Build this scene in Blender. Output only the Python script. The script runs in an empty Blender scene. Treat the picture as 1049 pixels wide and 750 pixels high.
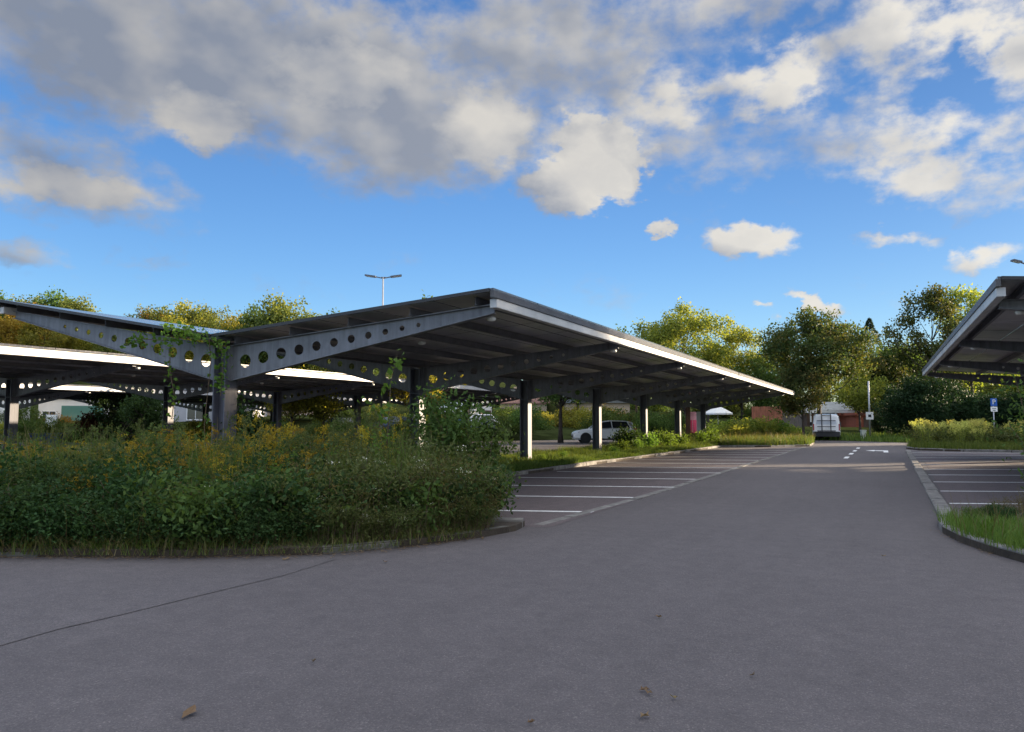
import bpy, math, random
import numpy as np
from mathutils import Vector, Matrix

random.seed(11)
RNG = np.random.default_rng(5)
sc = bpy.context.scene
COL = sc.collection
R = math.radians

# ------------------------------------------------------------------ materials
class NT:
    def __init__(self, tree):
        self.t = tree
    def n(self, typ, **props):
        nd = self.t.nodes.new(typ)
        for k, v in props.items():
            setattr(nd, k, v)
        return nd
    def link(self, a, b):
        self.t.links.new(a, b)
    def val(self, sock, v):
        if isinstance(v, bpy.types.NodeSocket):
            self.t.links.new(v, sock)
        else:
            sock.default_value = v
    def math(self, op, a, b=None, c=None, clamp=False):
        nd = self.n('ShaderNodeMath', operation=op, use_clamp=clamp)
        self.val(nd.inputs[0], a)
        if b is not None: self.val(nd.inputs[1], b)
        if c is not None: self.val(nd.inputs[2], c)
        return nd.outputs[0]
    def mix(self, fac, a, b, blend='MIX'):
        nd = self.n('ShaderNodeMix', data_type='RGBA', blend_type=blend)
        self.val(nd.inputs[0], fac); self.val(nd.inputs[6], a); self.val(nd.inputs[7], b)
        return nd.outputs[2]
    def noise(self, vec, scale, detail=4, rough=0.55, dim='3D'):
        nd = self.n('ShaderNodeTexNoise', noise_dimensions=dim)
        if vec is not None: self.link(vec, nd.inputs['Vector'])
        nd.inputs['Scale'].default_value = scale
        nd.inputs['Detail'].default_value = detail
        nd.inputs['Roughness'].default_value = rough
        return nd.outputs[0]
    def ramp(self, fac, stops):
        nd = self.n('ShaderNodeValToRGB')
        cr = nd.color_ramp
        while len(cr.elements) < len(stops): cr.elements.new(0.5)
        for e, (p, c) in zip(cr.elements, stops):
            e.position = p; e.color = c if len(c) == 4 else (*c, 1)
        self.val(nd.inputs[0], fac)
        return nd.outputs[0]

def c4(c): return (c[0], c[1], c[2], 1.0)

def newmat(name):
    m = bpy.data.materials.new(name); m.use_nodes = True
    nt = NT(m.node_tree)
    b = m.node_tree.nodes['Principled BSDF']
    return m, nt, b

def mat_plain(name, col, rough=0.6, metal=0.0, var=0.12, scale=6.0, bump=0.0, bscale=40, spec=0.5):
    m, nt, b = newmat(name)
    tc = nt.n('ShaderNodeTexCoord')
    f = nt.noise(tc.outputs['Object'], scale, 5, 0.6)
    lo = tuple(max(0, x * (1 - var)) for x in col); hi = tuple(min(1, x * (1 + var)) for x in col)
    colr = nt.ramp(f, [(0.3, lo), (0.7, hi)])
    nt.link(colr, b.inputs['Base Color'])
    b.inputs['Roughness'].default_value = rough
    b.inputs['Metallic'].default_value = metal
    b.inputs['Specular IOR Level'].default_value = spec
    if bump:
        bp = nt.n('ShaderNodeBump'); bp.inputs['Strength'].default_value = bump
        bp.inputs['Distance'].default_value = 0.02
        nt.link(nt.noise(tc.outputs['Object'], bscale, 4), bp.inputs['Height'])
        nt.link(bp.outputs[0], b.inputs['Normal'])
    return m

def mat_leaf(name, cols, transl=0.35, rough=0.65, clump=0.9, spec=0.10):
    """cols: dark, mid, light leaf colours; each leaf picks its own shade, clumps drift."""
    m = bpy.data.materials.new(name); m.use_nodes = True
    nt = NT(m.node_tree); m.node_tree.nodes.clear()
    out = nt.n('ShaderNodeOutputMaterial')
    geo = nt.n('ShaderNodeNewGeometry'); tc = nt.n('ShaderNodeTexCoord')
    nz = nt.noise(tc.outputs['Object'], clump, 3, 0.6)
    f = nt.math('ADD', nt.math('MULTIPLY', geo.outputs['Random Per Island'], 0.55), nt.math('MULTIPLY', nz, 1.1))
    f = nt.math('SUBTRACT', f, 0.32, clamp=True)
    n = len(cols)
    col = nt.ramp(f, [((i + 0.15) / (n - 0.7), c) for i, c in enumerate(cols)])
    oi = nt.n('ShaderNodeObjectInfo')
    hs = nt.n('ShaderNodeHueSaturation')
    nt.link(col, hs.inputs['Color'])
    nt.link(nt.math('ADD', nt.math('MULTIPLY', oi.outputs['Random'], 0.03), 0.485), hs.inputs['Hue'])
    nt.link(nt.math('ADD', nt.math('MULTIPLY', oi.outputs['Random'], 0.3), 0.85), hs.inputs['Value'])
    p = nt.n('ShaderNodeBsdfPrincipled'); p.inputs['Roughness'].default_value = rough
    p.inputs['Specular IOR Level'].default_value = spec
    nt.link(hs.outputs[0], p.inputs['Base Color'])
    t = nt.n('ShaderNodeBsdfTranslucent')
    tl = nt.mix(1.0, hs.outputs[0], (1.35, 1.25, 0.55, 1), 'MULTIPLY')
    nt.link(tl, t.inputs['Color'])
    mx = nt.n('ShaderNodeMixShader'); mx.inputs[0].default_value = transl
    nt.link(p.outputs[0], mx.inputs[1]); nt.link(t.outputs[0], mx.inputs[2])
    nt.link(mx.outputs[0], out.inputs[0])
    return m

def mat_asphalt(name, col, speck=0.75, tint=(1, 1, 1)):
    m, nt, b = newmat(name)
    tc = nt.n('ShaderNodeTexCoord'); o = tc.outputs['Object']
    big = nt.noise(o, 0.22, 6, 0.62)
    mid = nt.noise(o, 1.7, 6, 0.65)
    fine = nt.noise(o, 85, 2, 0.8)
    mp = nt.n('ShaderNodeMapping'); mp.inputs['Scale'].default_value = (2.6, 0.16, 1); mp.inputs['Rotation'].default_value = (0, 0, 0.15)
    nt.link(o, mp.inputs['Vector'])
    streak = nt.noise(mp.outputs[0], 1.0, 4, 0.6)
    f = nt.math('ADD', nt.math('ADD', nt.math('MULTIPLY', big, 0.5), nt.math('MULTIPLY', mid, 0.25)), nt.math('MULTIPLY', streak, 0.25))
    d = tuple(x * 0.84 for x in col); l = tuple(x * 1.16 for x in col)
    base = nt.ramp(f, [(0.34, d), (0.66, l)])
    worn = nt.ramp(nt.noise(o, 5.5, 6, 0.7), [(0.32, (0.88, 0.88, 0.88)), (0.68, (1.13, 1.12, 1.11))])
    base = nt.mix(1.0, base, worn, 'MULTIPLY')
    vor = nt.n('ShaderNodeTexVoronoi'); vor.inputs['Scale'].default_value = 140
    nt.link(o, vor.inputs['Vector'])
    stone = nt.ramp(nt.n('ShaderNodeSeparateColor').outputs[0] if False else vor.outputs['Color'], [(0.0, (0.55, 0.55, 0.56)), (0.75, (1, 1, 1)), (1.0, (1.9, 1.85, 1.75))])
    base = nt.mix(speck, base, nt.mix(1.0, base, stone, 'MULTIPLY'))
    spots = nt.ramp(nt.noise(o, 3.3, 3, 0.5), [(0.27, (0.62, 0.62, 0.64)), (0.34, (1, 1, 1))])
    base = nt.mix(0.22, base, nt.mix(1.0, base, spots, 'MULTIPLY'))
    grain = nt.ramp(nt.noise(o, 38, 5, 0.75), [(0.3, (0.72, 0.72, 0.73)), (0.7, (1.28, 1.28, 1.27))])
    base = nt.mix(0.5, base, nt.mix(1.0, base, grain, 'MULTIPLY'))
    nt.link(base, b.inputs['Base Color'])
    b.inputs['Roughness'].default_value = 0.82
    b.inputs['Specular IOR Level'].default_value = 0.35
    bp = nt.n('ShaderNodeBump'); bp.inputs['Strength'].default_value = 0.35; bp.inputs['Distance'].default_value = 0.006
    nt.link(nt.math('ADD', fine, vor.outputs['Distance']), bp.inputs['Height'])
    nt.link(bp.outputs[0], b.inputs['Normal'])
    return m

def mat_paint_line(name):
    m, nt, b = newmat(name)
    tc = nt.n('ShaderNodeTexCoord'); o = tc.outputs['Object']
    w = nt.ramp(nt.noise(o, 14, 6, 0.7), [(0.30, (0.35, 0.34, 0.33)), (0.48, (0.74, 0.74, 0.72))])
    nt.link(w, b.inputs['Base Color']); b.inputs['Roughness'].default_value = 0.7
    return m

def mat_sheet(name, col, ribs=16.0, rough=0.45, metal=0.0, axis='Y'):
    m, nt, b = newmat(name)
    tc = nt.n('ShaderNodeTexCoord'); o = tc.outputs['Object']
    wv = nt.n('ShaderNodeTexWave', wave_type='BANDS', bands_direction=axis, wave_profile='SIN')
    wv.inputs['Scale'].default_value = ribs / 6.2832 * 2
    nt.link(o, wv.inputs['Vector'])
    bp = nt.n('ShaderNodeBump'); bp.inputs['Strength'].default_value = 0.6; bp.inputs['Distance'].default_value = 0.02
    nt.link(wv.outputs[1] if len(wv.outputs) > 1 else wv.outputs[0], bp.inputs['Height'])
    nt.link(bp.outputs[0], b.inputs['Normal'])
    f = nt.noise(o, 2.2, 6, 0.65)
    nt.link(nt.ramp(f, [(0.3, tuple(x * .75 for x in col)), (0.7, tuple(x * 1.25 for x in col))]), b.inputs['Base Color'])
    b.inputs['Roughness'].default_value = rough; b.inputs['Metallic'].default_value = metal
    return m

def mat_pv(name):
    """glass solar module: dark blue cells with thin pale lines on both faces"""
    m, nt, b = newmat(name)
    tc = nt.n('ShaderNodeTexCoord'); o = tc.outputs['Object']
    br = nt.n('ShaderNodeTexBrick', offset=0.0)
    br.inputs['Scale'].default_value = 1.0
    br.inputs['Brick Width'].default_value = 0.165; br.inputs['Row Height'].default_value = 0.165
    br.inputs['Mortar Size'].default_value = 0.006
    br.inputs['Color1'].default_value = (0.030, 0.034, 0.048, 1); br.inputs['Color2'].default_value = (0.040, 0.043, 0.058, 1)
    br.inputs['Mortar'].default_value = (0.12, 0.12, 0.13, 1)
    nt.link(o, br.inputs['Vector'])
    dirt = nt.noise(o, 1.3, 6, 0.7)
    nt.link(nt.mix(nt.ramp(dirt, [(0.4, (0, 0, 0)), (0.8, (0.35, 0.35, 0.35))]), br.outputs[0], (0.13, 0.12, 0.115, 1)), b.inputs['Base Color'])
    nt.link(nt.math('ADD', nt.math('MULTIPLY', dirt, 0.22), 0.05), b.inputs['Roughness'])
    b.inputs['Specular IOR Level'].default_value = 0.5
    return m

def mat_steel(name, col, rough, metal):
    m, nt, b = newmat(name)
    tc = nt.n('ShaderNodeTexCoord'); o = tc.outputs['Object']
    mp = nt.n('ShaderNodeMapping'); mp.inputs['Scale'].default_value = (9, 9, .8); nt.link(o, mp.inputs['Vector'])
    st = nt.noise(mp.outputs[0], 1.4, 5, .6); f = nt.noise(o, 2.4, 6, .65)
    c = nt.ramp(nt.math('ADD', nt.math('MULTIPLY', st, .55), nt.math('MULTIPLY', f, .45)), [(.34, tuple(x * .62 for x in col)), (.66, tuple(x * 1.3 for x in col))])
    sp = nt.ramp(nt.noise(o, 11, 4, .7), [(.66, (0, 0, 0)), (.76, (.5, .5, .5))])
    nt.link(nt.mix(sp, c, (.12, .07, .045, 1)), b.inputs['Base Color'])
    b.inputs['Roughness'].default_value = rough; b.inputs['Metallic'].default_value = metal; b.inputs['Specular IOR Level'].default_value = .4
    return m

def mat_wood(name, col):
    m, nt, b = newmat(name)
    tc = nt.n('ShaderNodeTexCoord'); o = tc.outputs['Object']
    mp = nt.n('ShaderNodeMapping'); mp.inputs['Scale'].default_value = (6, 6, 0.7)
    nt.link(o, mp.inputs['Vector'])
    f = nt.noise(mp.outputs[0], 2.0, 6, 0.6)
    nt.link(nt.ramp(f, [(0.3, tuple(x * .6 for x in col)), (0.7, tuple(x * 1.3 for x in col))]), b.inputs['Base Color'])
    b.inputs['Roughness'].default_value = 0.75
    return m

def mat_glass_dark(name, col=(0.02, 0.025, 0.03)):
    m, nt, b = newmat(name)
    b.inputs['Base Color'].default_value = c4(col); b.inputs['Roughness'].default_value = 0.06
    b.inputs['Specular IOR Level'].default_value = 0.8
    return m

M = {}
M['asphalt'] = mat_asphalt('asphalt_lane', (0.104, 0.092, 0.093))
M['asphalt_bay'] = mat_asphalt('asphalt_bay', (0.118, 0.096, 0.097))
M['asphalt_patch'] = mat_asphalt('asphalt_patch', (0.109, 0.097, 0.098))
M['tar'] = mat_plain('tar_seam', (0.105, 0.094, 0.088), 0.85)
M['line'] = mat_paint_line('line_paint')
M['kerb'] = mat_plain('kerb_granite', (0.175, 0.165, 0.152), 0.9, var=0.45, scale=5, bump=0.5, bscale=60)
M['kerb_mossy'] = mat_plain('kerb_mossy', (0.105, 0.10, 0.085), 0.95, var=0.5, scale=7, bump=0.6, bscale=50)
M['soil'] = mat_plain('soil', (0.045, 0.034, 0.024), 0.95, var=0.4, scale=3, bump=0.8, bscale=20)
M['turf'] = mat_plain('turf', (0.035, 0.045, 0.016), 0.95, var=0.4, scale=0.8, bump=0.8, bscale=14)
M['steel'] = mat_steel('post_steel', (0.088, 0.09, 0.115), 0.5, 0.0)
M['galv'] = mat_steel('galvanised_beam', (0.165, 0.17, 0.19), 0.5, 0.1)
M['purlin'] = mat_plain('purlin_steel', (0.115, 0.118, 0.135), 0.5, 0.1, var=0.2)
M['pv'] = mat_pv('solar_glass')
M['pv_back'] = mat_plain('module_back', (0.42, 0.415, 0.44), 0.30, var=0.25, scale=1.1)
M['deck'] = mat_sheet('deck_sheet', (0.115, 0.115, 0.125), 26, 0.32, 0.0, 'X')
M['fascia'] = mat_sheet('fascia_sheet', (0.10, 0.105, 0.115), 60, 0.4, 0.0, 'Z')
M['gutter'] = mat_plain('gutter_white', (0.52, 0.515, 0.51), 0.45, 0.0, var=0.18, scale=1.2)
M['white'] = mat_plain('white_paint', (0.78, 0.78, 0.77), 0.4, var=0.05)
M['lampglass'] = mat_plain('lamp_cover', (0.85, 0.85, 0.82), 0.25, var=0.03)
M['carwhite'] = mat_plain('car_white', (0.84, 0.85, 0.86), 0.2, var=0.03)
M['carblue'] = mat_plain('car_blue', (0.03, 0.05, 0.11), 0.16, var=0.05)
M['carsilver'] = mat_plain('car_silver', (0.42, 0.45, 0.50), 0.2, 0.3, var=0.05)
M['carred'] = mat_plain('car_dark', (0.06, 0.06, 0.065), 0.18, var=0.05)
M['glass'] = mat_glass_dark('car_glass')
M['winglass'] = mat_glass_dark('window_glass', (0.05, 0.06, 0.065))
M['rubber'] = mat_plain('tyre_rubber', (0.018, 0.018, 0.019), 0.8, var=0.2)
M['blackplastic'] = mat_plain('black_plastic', (0.022, 0.022, 0.025), 0.5, var=0.2)
M['rim'] = mat_plain('alloy', (0.45, 0.46, 0.48), 0.3, 0.7, var=0.1)
M['redlens'] = mat_plain('red_lens', (0.32, 0.012, 0.012), 0.2, var=0.1)
M['clearlens'] = mat_plain('clear_lens', (0.62, 0.64, 0.66), 0.1, var=0.05)
M['plate'] = mat_plain('plate_white', (0.75, 0.75, 0.72), 0.4, var=0.03)
M['signblue'] = mat_plain('sign_blue', (0.015, 0.10, 0.42), 0.35, var=0.05)
M['signpost'] = mat_plain('sign_post', (0.42, 0.43, 0.44), 0.4, 0.4, var=0.1)
M['magenta'] = mat_plain('magenta_panel', (0.55, 0.05, 0.20), 0.5, var=0.1)
M['lilac'] = mat_plain('lilac_panel', (0.55, 0.32, 0.52), 0.5, var=0.1)
M['wallwhite'] = mat_plain('render_white', (0.70, 0.69, 0.66), 0.9, var=0.08, scale=0.8)
M['wallgrey'] = mat_plain('render_grey', (0.42, 0.42, 0.44), 0.9, var=0.10, scale=0.8)
M['wallbeige'] = mat_plain('render_beige', (0.55, 0.42, 0.31), 0.9, var=0.10, scale=0.8)
M['wallred'] = mat_plain('wall_red', (0.30, 0.085, 0.05), 0.85, var=0.2, scale=1.5)
M['rooftile'] = mat_sheet('roof_tile', (0.20, 0.10, 0.075), 20, 0.8)
M['roofgrey'] = mat_sheet('roof_grey', (0.22, 0.24, 0.24), 12, 0.6)
M['woodred'] = mat_wood('fence_wood', (0.36, 0.13, 0.075))
M['woodgrey'] = mat_wood('fence_grey', (0.16, 0.145, 0.14))
M['browndoor'] = mat_wood('garage_brown', (0.11, 0.07, 0.055))
M['canvas'] = mat_plain('parasol_canvas', (0.80, 0.78, 0.74), 0.9, var=0.05)
M['bark'] = mat_plain('bark', (0.060, 0.047, 0.038), 0.95, var=0.45, scale=4, bump=0.9, bscale=18)
M['stem'] = mat_plain('stem_green', (0.07, 0.085, 0.03), 0.8, var=0.3)
M['stembrown'] = mat_plain('stem_brown', (0.10, 0.07, 0.04), 0.85, var=0.3)
M['gold'] = mat_leaf('goldenrod_flower', [(0.216, 0.152, 0.016), (0.331, 0.240, 0.024), (0.374, 0.304, 0.048)], 0.3, 0.7)
M['flowerwhite'] = mat_leaf('flower_white', [(0.45, 0.44, 0.36), (0.6, 0.6, 0.5), (0.7, 0.7, 0.62)], 0.3, 0.7)
M['flowerpale'] = mat_leaf('flower_pale', [(0.42, 0.42, 0.10), (0.55, 0.55, 0.16), (0.62, 0.60, 0.25)], 0.35, 0.7)
M['lf_dark'] = mat_leaf('leaf_dark', [(0.020, 0.045, 0.016), (0.036, 0.074, 0.025), (0.061, 0.114, 0.035)], 0.3, clump=1.3)
M['lf_ever'] = mat_leaf('leaf_evergreen', [(0.012, 0.026, 0.012), (0.019, 0.040, 0.017), (0.032, 0.058, 0.022)], 0.2, clump=0.9)
M['lf_mid'] = mat_leaf('leaf_mid', [(0.047, 0.078, 0.022), (0.081, 0.132, 0.037), (0.132, 0.194, 0.054)], 0.38)
M['lf_light'] = mat_leaf('leaf_light', [(0.098, 0.138, 0.028), (0.206, 0.255, 0.051), (0.372, 0.362, 0.088)], 0.45, clump=0.7)
M['lf_yellow'] = mat_leaf('leaf_yellow', [(0.110, 0.129, 0.027), (0.233, 0.233, 0.042), (0.394, 0.338, 0.068)], 0.45, clump=0.7)
M['lf_orange'] = mat_leaf('leaf_orange', [(0.144, 0.096, 0.022), (0.272, 0.168, 0.035), (0.352, 0.240, 0.048)], 0.4, clump=0.4)
M['lf_hill'] = mat_leaf('leaf_hill', [(0.077, 0.106, 0.031), (0.164, 0.192, 0.048), (0.261, 0.270, 0.072)], 0.35, clump=0.25)
M['lf_centre'] = mat_leaf('leaf_centre', [(0.037, 0.063, 0.022), (0.077, 0.107, 0.034), (0.158, 0.129, 0.046)], 0.35, clump=0.7)
M['lf_conifer'] = mat_leaf('leaf_conifer', [(0.024, 0.042, 0.026), (0.036, 0.062, 0.036), (0.052, 0.085, 0.046)], 0.2)
M['lf_weed'] = mat_leaf('leaf_weed', [(0.053, 0.073, 0.026), (0.093, 0.119, 0.039), (0.155, 0.161, 0.058)], 0.35, clump=2.0)
M['lf_brown'] = mat_leaf('leaf_brown', [(0.070, 0.063, 0.028), (0.119, 0.105, 0.042), (0.182, 0.119, 0.049)], 0.3, clump=2.0)
M['lf_bright'] = mat_leaf('leaf_bright', [(0.058, 0.111, 0.019), (0.111, 0.195, 0.039), (0.169, 0.260, 0.065)], 0.45, clump=2.0)
M['lf_copper'] = mat_leaf('leaf_copper', [(0.05, 0.02, 0.018), (0.085, 0.03, 0.025), (0.12, 0.05, 0.035)], 0.3)
M['grass'] = mat_leaf('grass_blades', [(0.054, 0.091, 0.019), (0.095, 0.147, 0.034), (0.162, 0.189, 0.054)], 0.35, clump=0.7)
M['grassbright'] = mat_leaf('grass_bright', [(0.06, 0.11, 0.02), (0.10, 0.17, 0.035), (0.16, 0.22, 0.06)], 0.4, clump=1.2)
M['grassdry'] = mat_leaf('grass_dry', [(0.084, 0.072, 0.030), (0.144, 0.126, 0.060), (0.228, 0.192, 0.096)], 0.3, clump=0.8)
M['deadleaf'] = mat_leaf('dead_leaf', [(0.13, 0.085, 0.045), (0.20, 0.14, 0.08), (0.28, 0.22, 0.14)], 0.15, clump=3)
M['blue_tarp'] = mat_plain('blue_paint', (0.02, 0.05, 0.16), 0.5)
M['greenglass'] = mat_glass_dark('green_glass', (0.10, 0.22, 0.18))
M['binwhite'] = mat_plain('bin_pale', (0.55, 0.58, 0.52), 0.6, var=0.06)

# ------------------------------------------------------------------ mesh builder
class MB:
    def __init__(self): self.v = []; self.f = []; self.mi = []; self.cur = 0
    def add(self, vs, fs):
        o = len(self.v); self.v.extend([tuple(p) for p in vs])
        for f in fs: self.f.append(tuple(i + o for i in f)); self.mi.append(self.cur)
    def hexa(self, b, t):
        self.add(list(b) + list(t), [(3, 2, 1, 0), (4, 5, 6, 7), (0, 1, 5, 4), (1, 2, 6, 5), (2, 3, 7, 6), (3, 0, 4, 7)])
    def box(self, x0, x1, y0, y1, z0, z1):
        self.hexa([(x0, y0, z0), (x1, y0, z0), (x1, y1, z0), (x0, y1, z0)], [(x0, y0, z1), (x1, y0, z1), (x1, y1, z1), (x0, y1, z1)])
    def bar(self, p, q, w, h, up=(0, 0, 1)):
        p = Vector(p); q = Vector(q); d = (q - p).normalized(); s = d.cross(Vector(up))
        if s.length < 1e-4: s = d.cross(Vector((1, 0, 0)))
        s.normalize(); u = s.cross(d); s *= w / 2; u *= h / 2
        self.hexa([p - s - u, p + s - u, q + s - u, q - s - u], [p - s + u, p + s + u, q + s + u, q - s + u])
    def tube(self, pts, rad, n=7, cap=True):
        pts = [Vector(p) for p in pts]
        if not hasattr(rad, '__len__'): rad = [rad] * len(pts)
        vs = []; fs = []; prev = None
        for i, p in enumerate(pts):
            d = (pts[min(i + 1, len(pts) - 1)] - pts[max(i - 1, 0)]).normalized()
            if prev is None:
                a = d.cross(Vector((0, 0, 1)))
                if a.length < 0.05: a = d.cross(Vector((1, 0, 0)))
            else:
                a = prev - d * prev.dot(d)
                if a.length < 1e-4: a = d.cross(Vector((1, 0, 0)))
            a.normalize(); prev = a; b = d.cross(a)
            for k in range(n):
                t = 2 * math.pi * k / n
                vs.append(p + (a * math.cos(t) + b * math.sin(t)) * rad[i])
        for i in range(len(pts) - 1):
            for k in range(n):
                k2 = (k + 1) % n
                fs.append((i * n + k, i * n + k2, (i + 1) * n + k2, (i + 1) * n + k))
        if cap:
            fs.append(tuple(reversed(range(n)))); fs.append(tuple((len(pts) - 1) * n + k for k in range(n)))
        self.add(vs, fs)
    def lathe(self, prof, n=20, axis='Z', loc=(0, 0, 0)):
        vs = []; fs = []
        for (r, h) in prof:
            for k in range(n):
                t = 2 * math.pi * k / n
                a, b = r * math.cos(t), r * math.sin(t)
                p = {'Z': (a, b, h), 'Y': (a, h, b), 'X': (h, a, b)}[axis]
                vs.append((p[0] + loc[0], p[1] + loc[1], p[2] + loc[2]))
        for i in range(len(prof) - 1):
            for k in range(n):
                k2 = (k + 1) % n
                fs.append((i * n + k, i * n + k2, (i + 1) * n + k2, (i + 1) * n + k))
        fs.append(tuple(range(n))); fs.append(tuple((len(prof) - 1) * n + k for k in range(n)))
        self.add(vs, fs)
    def loft(self, secs, closed_ends=True):
        n = len(secs[0]); vs = [p for s in secs for p in s]; fs = []
        for i in range(len(secs) - 1):
            for k in range(n):
                k2 = (k + 1) % n
                fs.append((i * n + k, i * n + k2, (i + 1) * n + k2, (i + 1) * n + k))
        if closed_ends:
            fs.append(tuple(reversed(range(n)))); fs.append(tuple((len(secs) - 1) * n + k for k in range(n)))
        self.add(vs, fs)
    def poly(self, pts, z0, z1):
        n = len(pts)
        self.add([(x, y, z0) for x, y in pts] + [(x, y, z1) for x, y in pts],
                 [tuple(range(n, 2 * n))] + [(k, (k + 1) % n, n + (k + 1) % n, n + k) for k in range(n)] + [tuple(reversed(range(n)))])
    def build(self, name, mats, parent=None, smooth=False, bevel=0.0, loc=None):
        me = bpy.data.meshes.new(name); me.from_pydata(self.v, [], self.f)
        if not isinstance(mats, (list, tuple)): mats = [mats]
        for m in mats: me.materials.append(m)
        if len(mats) > 1: me.polygons.foreach_set('material_index', self.mi)
        me.update()
        import bmesh
        bm = bmesh.new(); bm.from_mesh(me); bmesh.ops.recalc_face_normals(bm, faces=bm.faces[:])
        if bevel:
            bmesh.ops.remove_doubles(bm, verts=bm.verts[:], dist=1e-5)
            bmesh.ops.bevel(bm, geom=bm.edges[:], offset=bevel, segments=2, affect='EDGES', profile=0.6, clamp_overlap=True)
        bm.to_mesh(me); bm.free()
        if smooth:
            me.polygons.foreach_set('use_smooth', [True] * len(me.polygons))
        o = bpy.data.objects.new(name, me); COL.objects.link(o)
        if parent is not None: o.parent = parent
        if loc is not None: o.location = loc
        return o

def tag(o, label=None, cat=None, group=None, kind=None):
    if label: o['label'] = label
    if cat: o['category'] = cat
    if group: o['group'] = group
    if kind: o['kind'] = kind
    return o
def thing(name, label, cat, loc=(0, 0, 0), rz=0.0, group=None):
    o = bpy.data.objects.new(name, None); COL.objects.link(o)
    o.location = loc; o.rotation_euler = (0, 0, rz); o.empty_display_size = 0.3
    return tag(o, label, cat, group)
def struct(name, mb, mat, **k):
    return tag(mb.build(name, mat, **k), kind='structure')
def copy_tree(o, parent=None):
    c = o.copy(); COL.objects.link(c)
    if parent is not None: c.parent = parent
    for ch in list(o.children): copy_tree(ch, c)
    return c
def place(proto, used, loc, rz=0.0, s=1.0, label=None, group=None):
    """first use takes the prototype itself, later uses copy it"""
    o = proto if not used.get(proto.name_full) else copy_tree(proto)
    used[proto.name_full] = 1
    o.location = loc; o.rotation_euler = (0, 0, rz); o.scale = (s, s, s) if not hasattr(s, '__len__') else s
    if label: o['label'] = label
    if group: o['group'] = group
    return o
USED = {}

def np_obj(name, V, F, mat, parent=None):
    me = bpy.data.meshes.new(name)
    V = np.asarray(V, np.float32).reshape(-1, 3); F = np.asarray(F, np.int32)
    k = F.shape[1]
    me.vertices.add(len(V)); me.vertices.foreach_set('co', V.ravel())
    me.loops.add(F.size); me.loops.foreach_set('vertex_index', F.ravel())
    me.polygons.add(len(F)); me.polygons.foreach_set('loop_start', np.arange(0, F.size, k, dtype=np.int32))
    me.polygons.foreach_set('loop_total', np.full(len(F), k, np.int32))
    me.materials.append(mat); me.update(calc_edges=True)
    o = bpy.data.objects.new(name, me); COL.objects.link(o)
    if parent is not None: o.parent = parent
    return o

def unit(a): return a / (np.linalg.norm(a, axis=-1, keepdims=True) + 1e-9)

def leaves(C, size, rng, aspect=0.6, axis=None, jitter=1.0, droop=0.0):
    """one small folded quad per centre"""
    n = len(C); C = np.asarray(C, float)
    a = rng.normal(size=(n, 3)) * jitter
    if axis is not None: a = a * 0.5 + np.asarray(axis)
    a[:, 2] -= droop
    a = unit(a); b = unit(np.cross(a, rng.normal(size=(n, 3)))); c = np.cross(a, b)
    L = (size * rng.uniform(0.65, 1.35, n))[:, None]; W = L * aspect
    v0 = C - a * L * 0.5; v2 = C + a * L * 0.5
    v1 = C + b * W * 0.5 + c * W * 0.18; v3 = C - b * W * 0.5 + c * W * 0.18
    V = np.stack([v0, v1, v2, v3], 1).reshape(-1, 3)
    return V, np.arange(4 * n).reshape(n, 4)

def blades(P, h, w, rng, lean=0.35, dirs=None):
    """grass blades: a quad and a tip, bent"""
    n = len(P); P = np.asarray(P, float)
    th = rng.uniform(0, 2 * np.pi, n); d = np.stack([np.cos(th), np.sin(th), np.zeros(n)], 1)
    s = np.stack([-np.sin(th), np.cos(th), np.zeros(n)], 1)
    H = (np.asarray(h) * rng.uniform(0.5, 1.25, n))[:, None]; ln = H * lean * rng.uniform(0.2, 1.6, n)[:, None]
    up = np.array([0, 0, 1.0]); W = w * rng.uniform(0.7, 1.3, n)[:, None]
    b0 = P - s * W; b1 = P + s * W
    m = P + up * H * 0.6 + d * ln * 0.35; m0 = m - s * W * .7; m1 = m + s * W * .7
    t = P + up * H + d * ln; t0 = t - s * W * 0.12; t1 = t + s * W * 0.12
    V = np.stack([b0, b1, m1, m0, t1, t0], 1).reshape(-1, 3)
    i = np.arange(n) * 6
    F = np.concatenate([np.stack([i, i + 1, i + 2, i + 3], 1), np.stack([i + 3, i + 2, i + 4, i + 5], 1)])
    return V, F

def in_poly(x, y, poly):
    r = np.zeros(len(x), bool); j = len(poly) - 1
    for i in range(len(poly)):
        xi, yi = poly[i]; xj, yj = poly[j]
        c = ((yi > y) != (yj > y)) & (x < (xj - xi) * (y - yi) / (yj - yi + 1e-12) + xi)
        r ^= c; j = i
    return r
def scatter(poly, n, rng):
    p = np.array(poly); lo = p.min(0); hi = p.max(0)
    X = rng.uniform(lo[0], hi[0], n * 4); Y = rng.uniform(lo[1], hi[1], n * 4)
    k = in_poly(X, Y, poly); return X[k][:n], Y[k][:n]

# ------------------------------------------------------------------ camera frame numbers (measured place, metres)
CAM_H = 1.45
YAW = R(25.94); PITCH = R(4.14)
FWD = np.array([-math.sin(YAW), math.cos(YAW)]); RGT = np.array([math.cos(YAW), math.sin(YAW)])
def wp(r, d):            # a ground position r metres to the right and d metres ahead of the viewpoint
    p = RGT * r + FWD * d; return float(p[0]), float(p[1])
def ph(px, d):           # measured bearing -> position
    return wp((px - 524.5) / 774.0 * d, d)

cam = bpy.data.cameras.new('camera'); cam.lens = 36 * 774 / 1049; cam.sensor_width = 36; cam.clip_end = 3000; cam.clip_start = 0.05
co = bpy.data.objects.new('camera', cam); COL.objects.link(co)
co.location = (0, 0, CAM_H); co.rotation_euler = (math.pi / 2 + PITCH, 0, YAW); sc.camera = co

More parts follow.
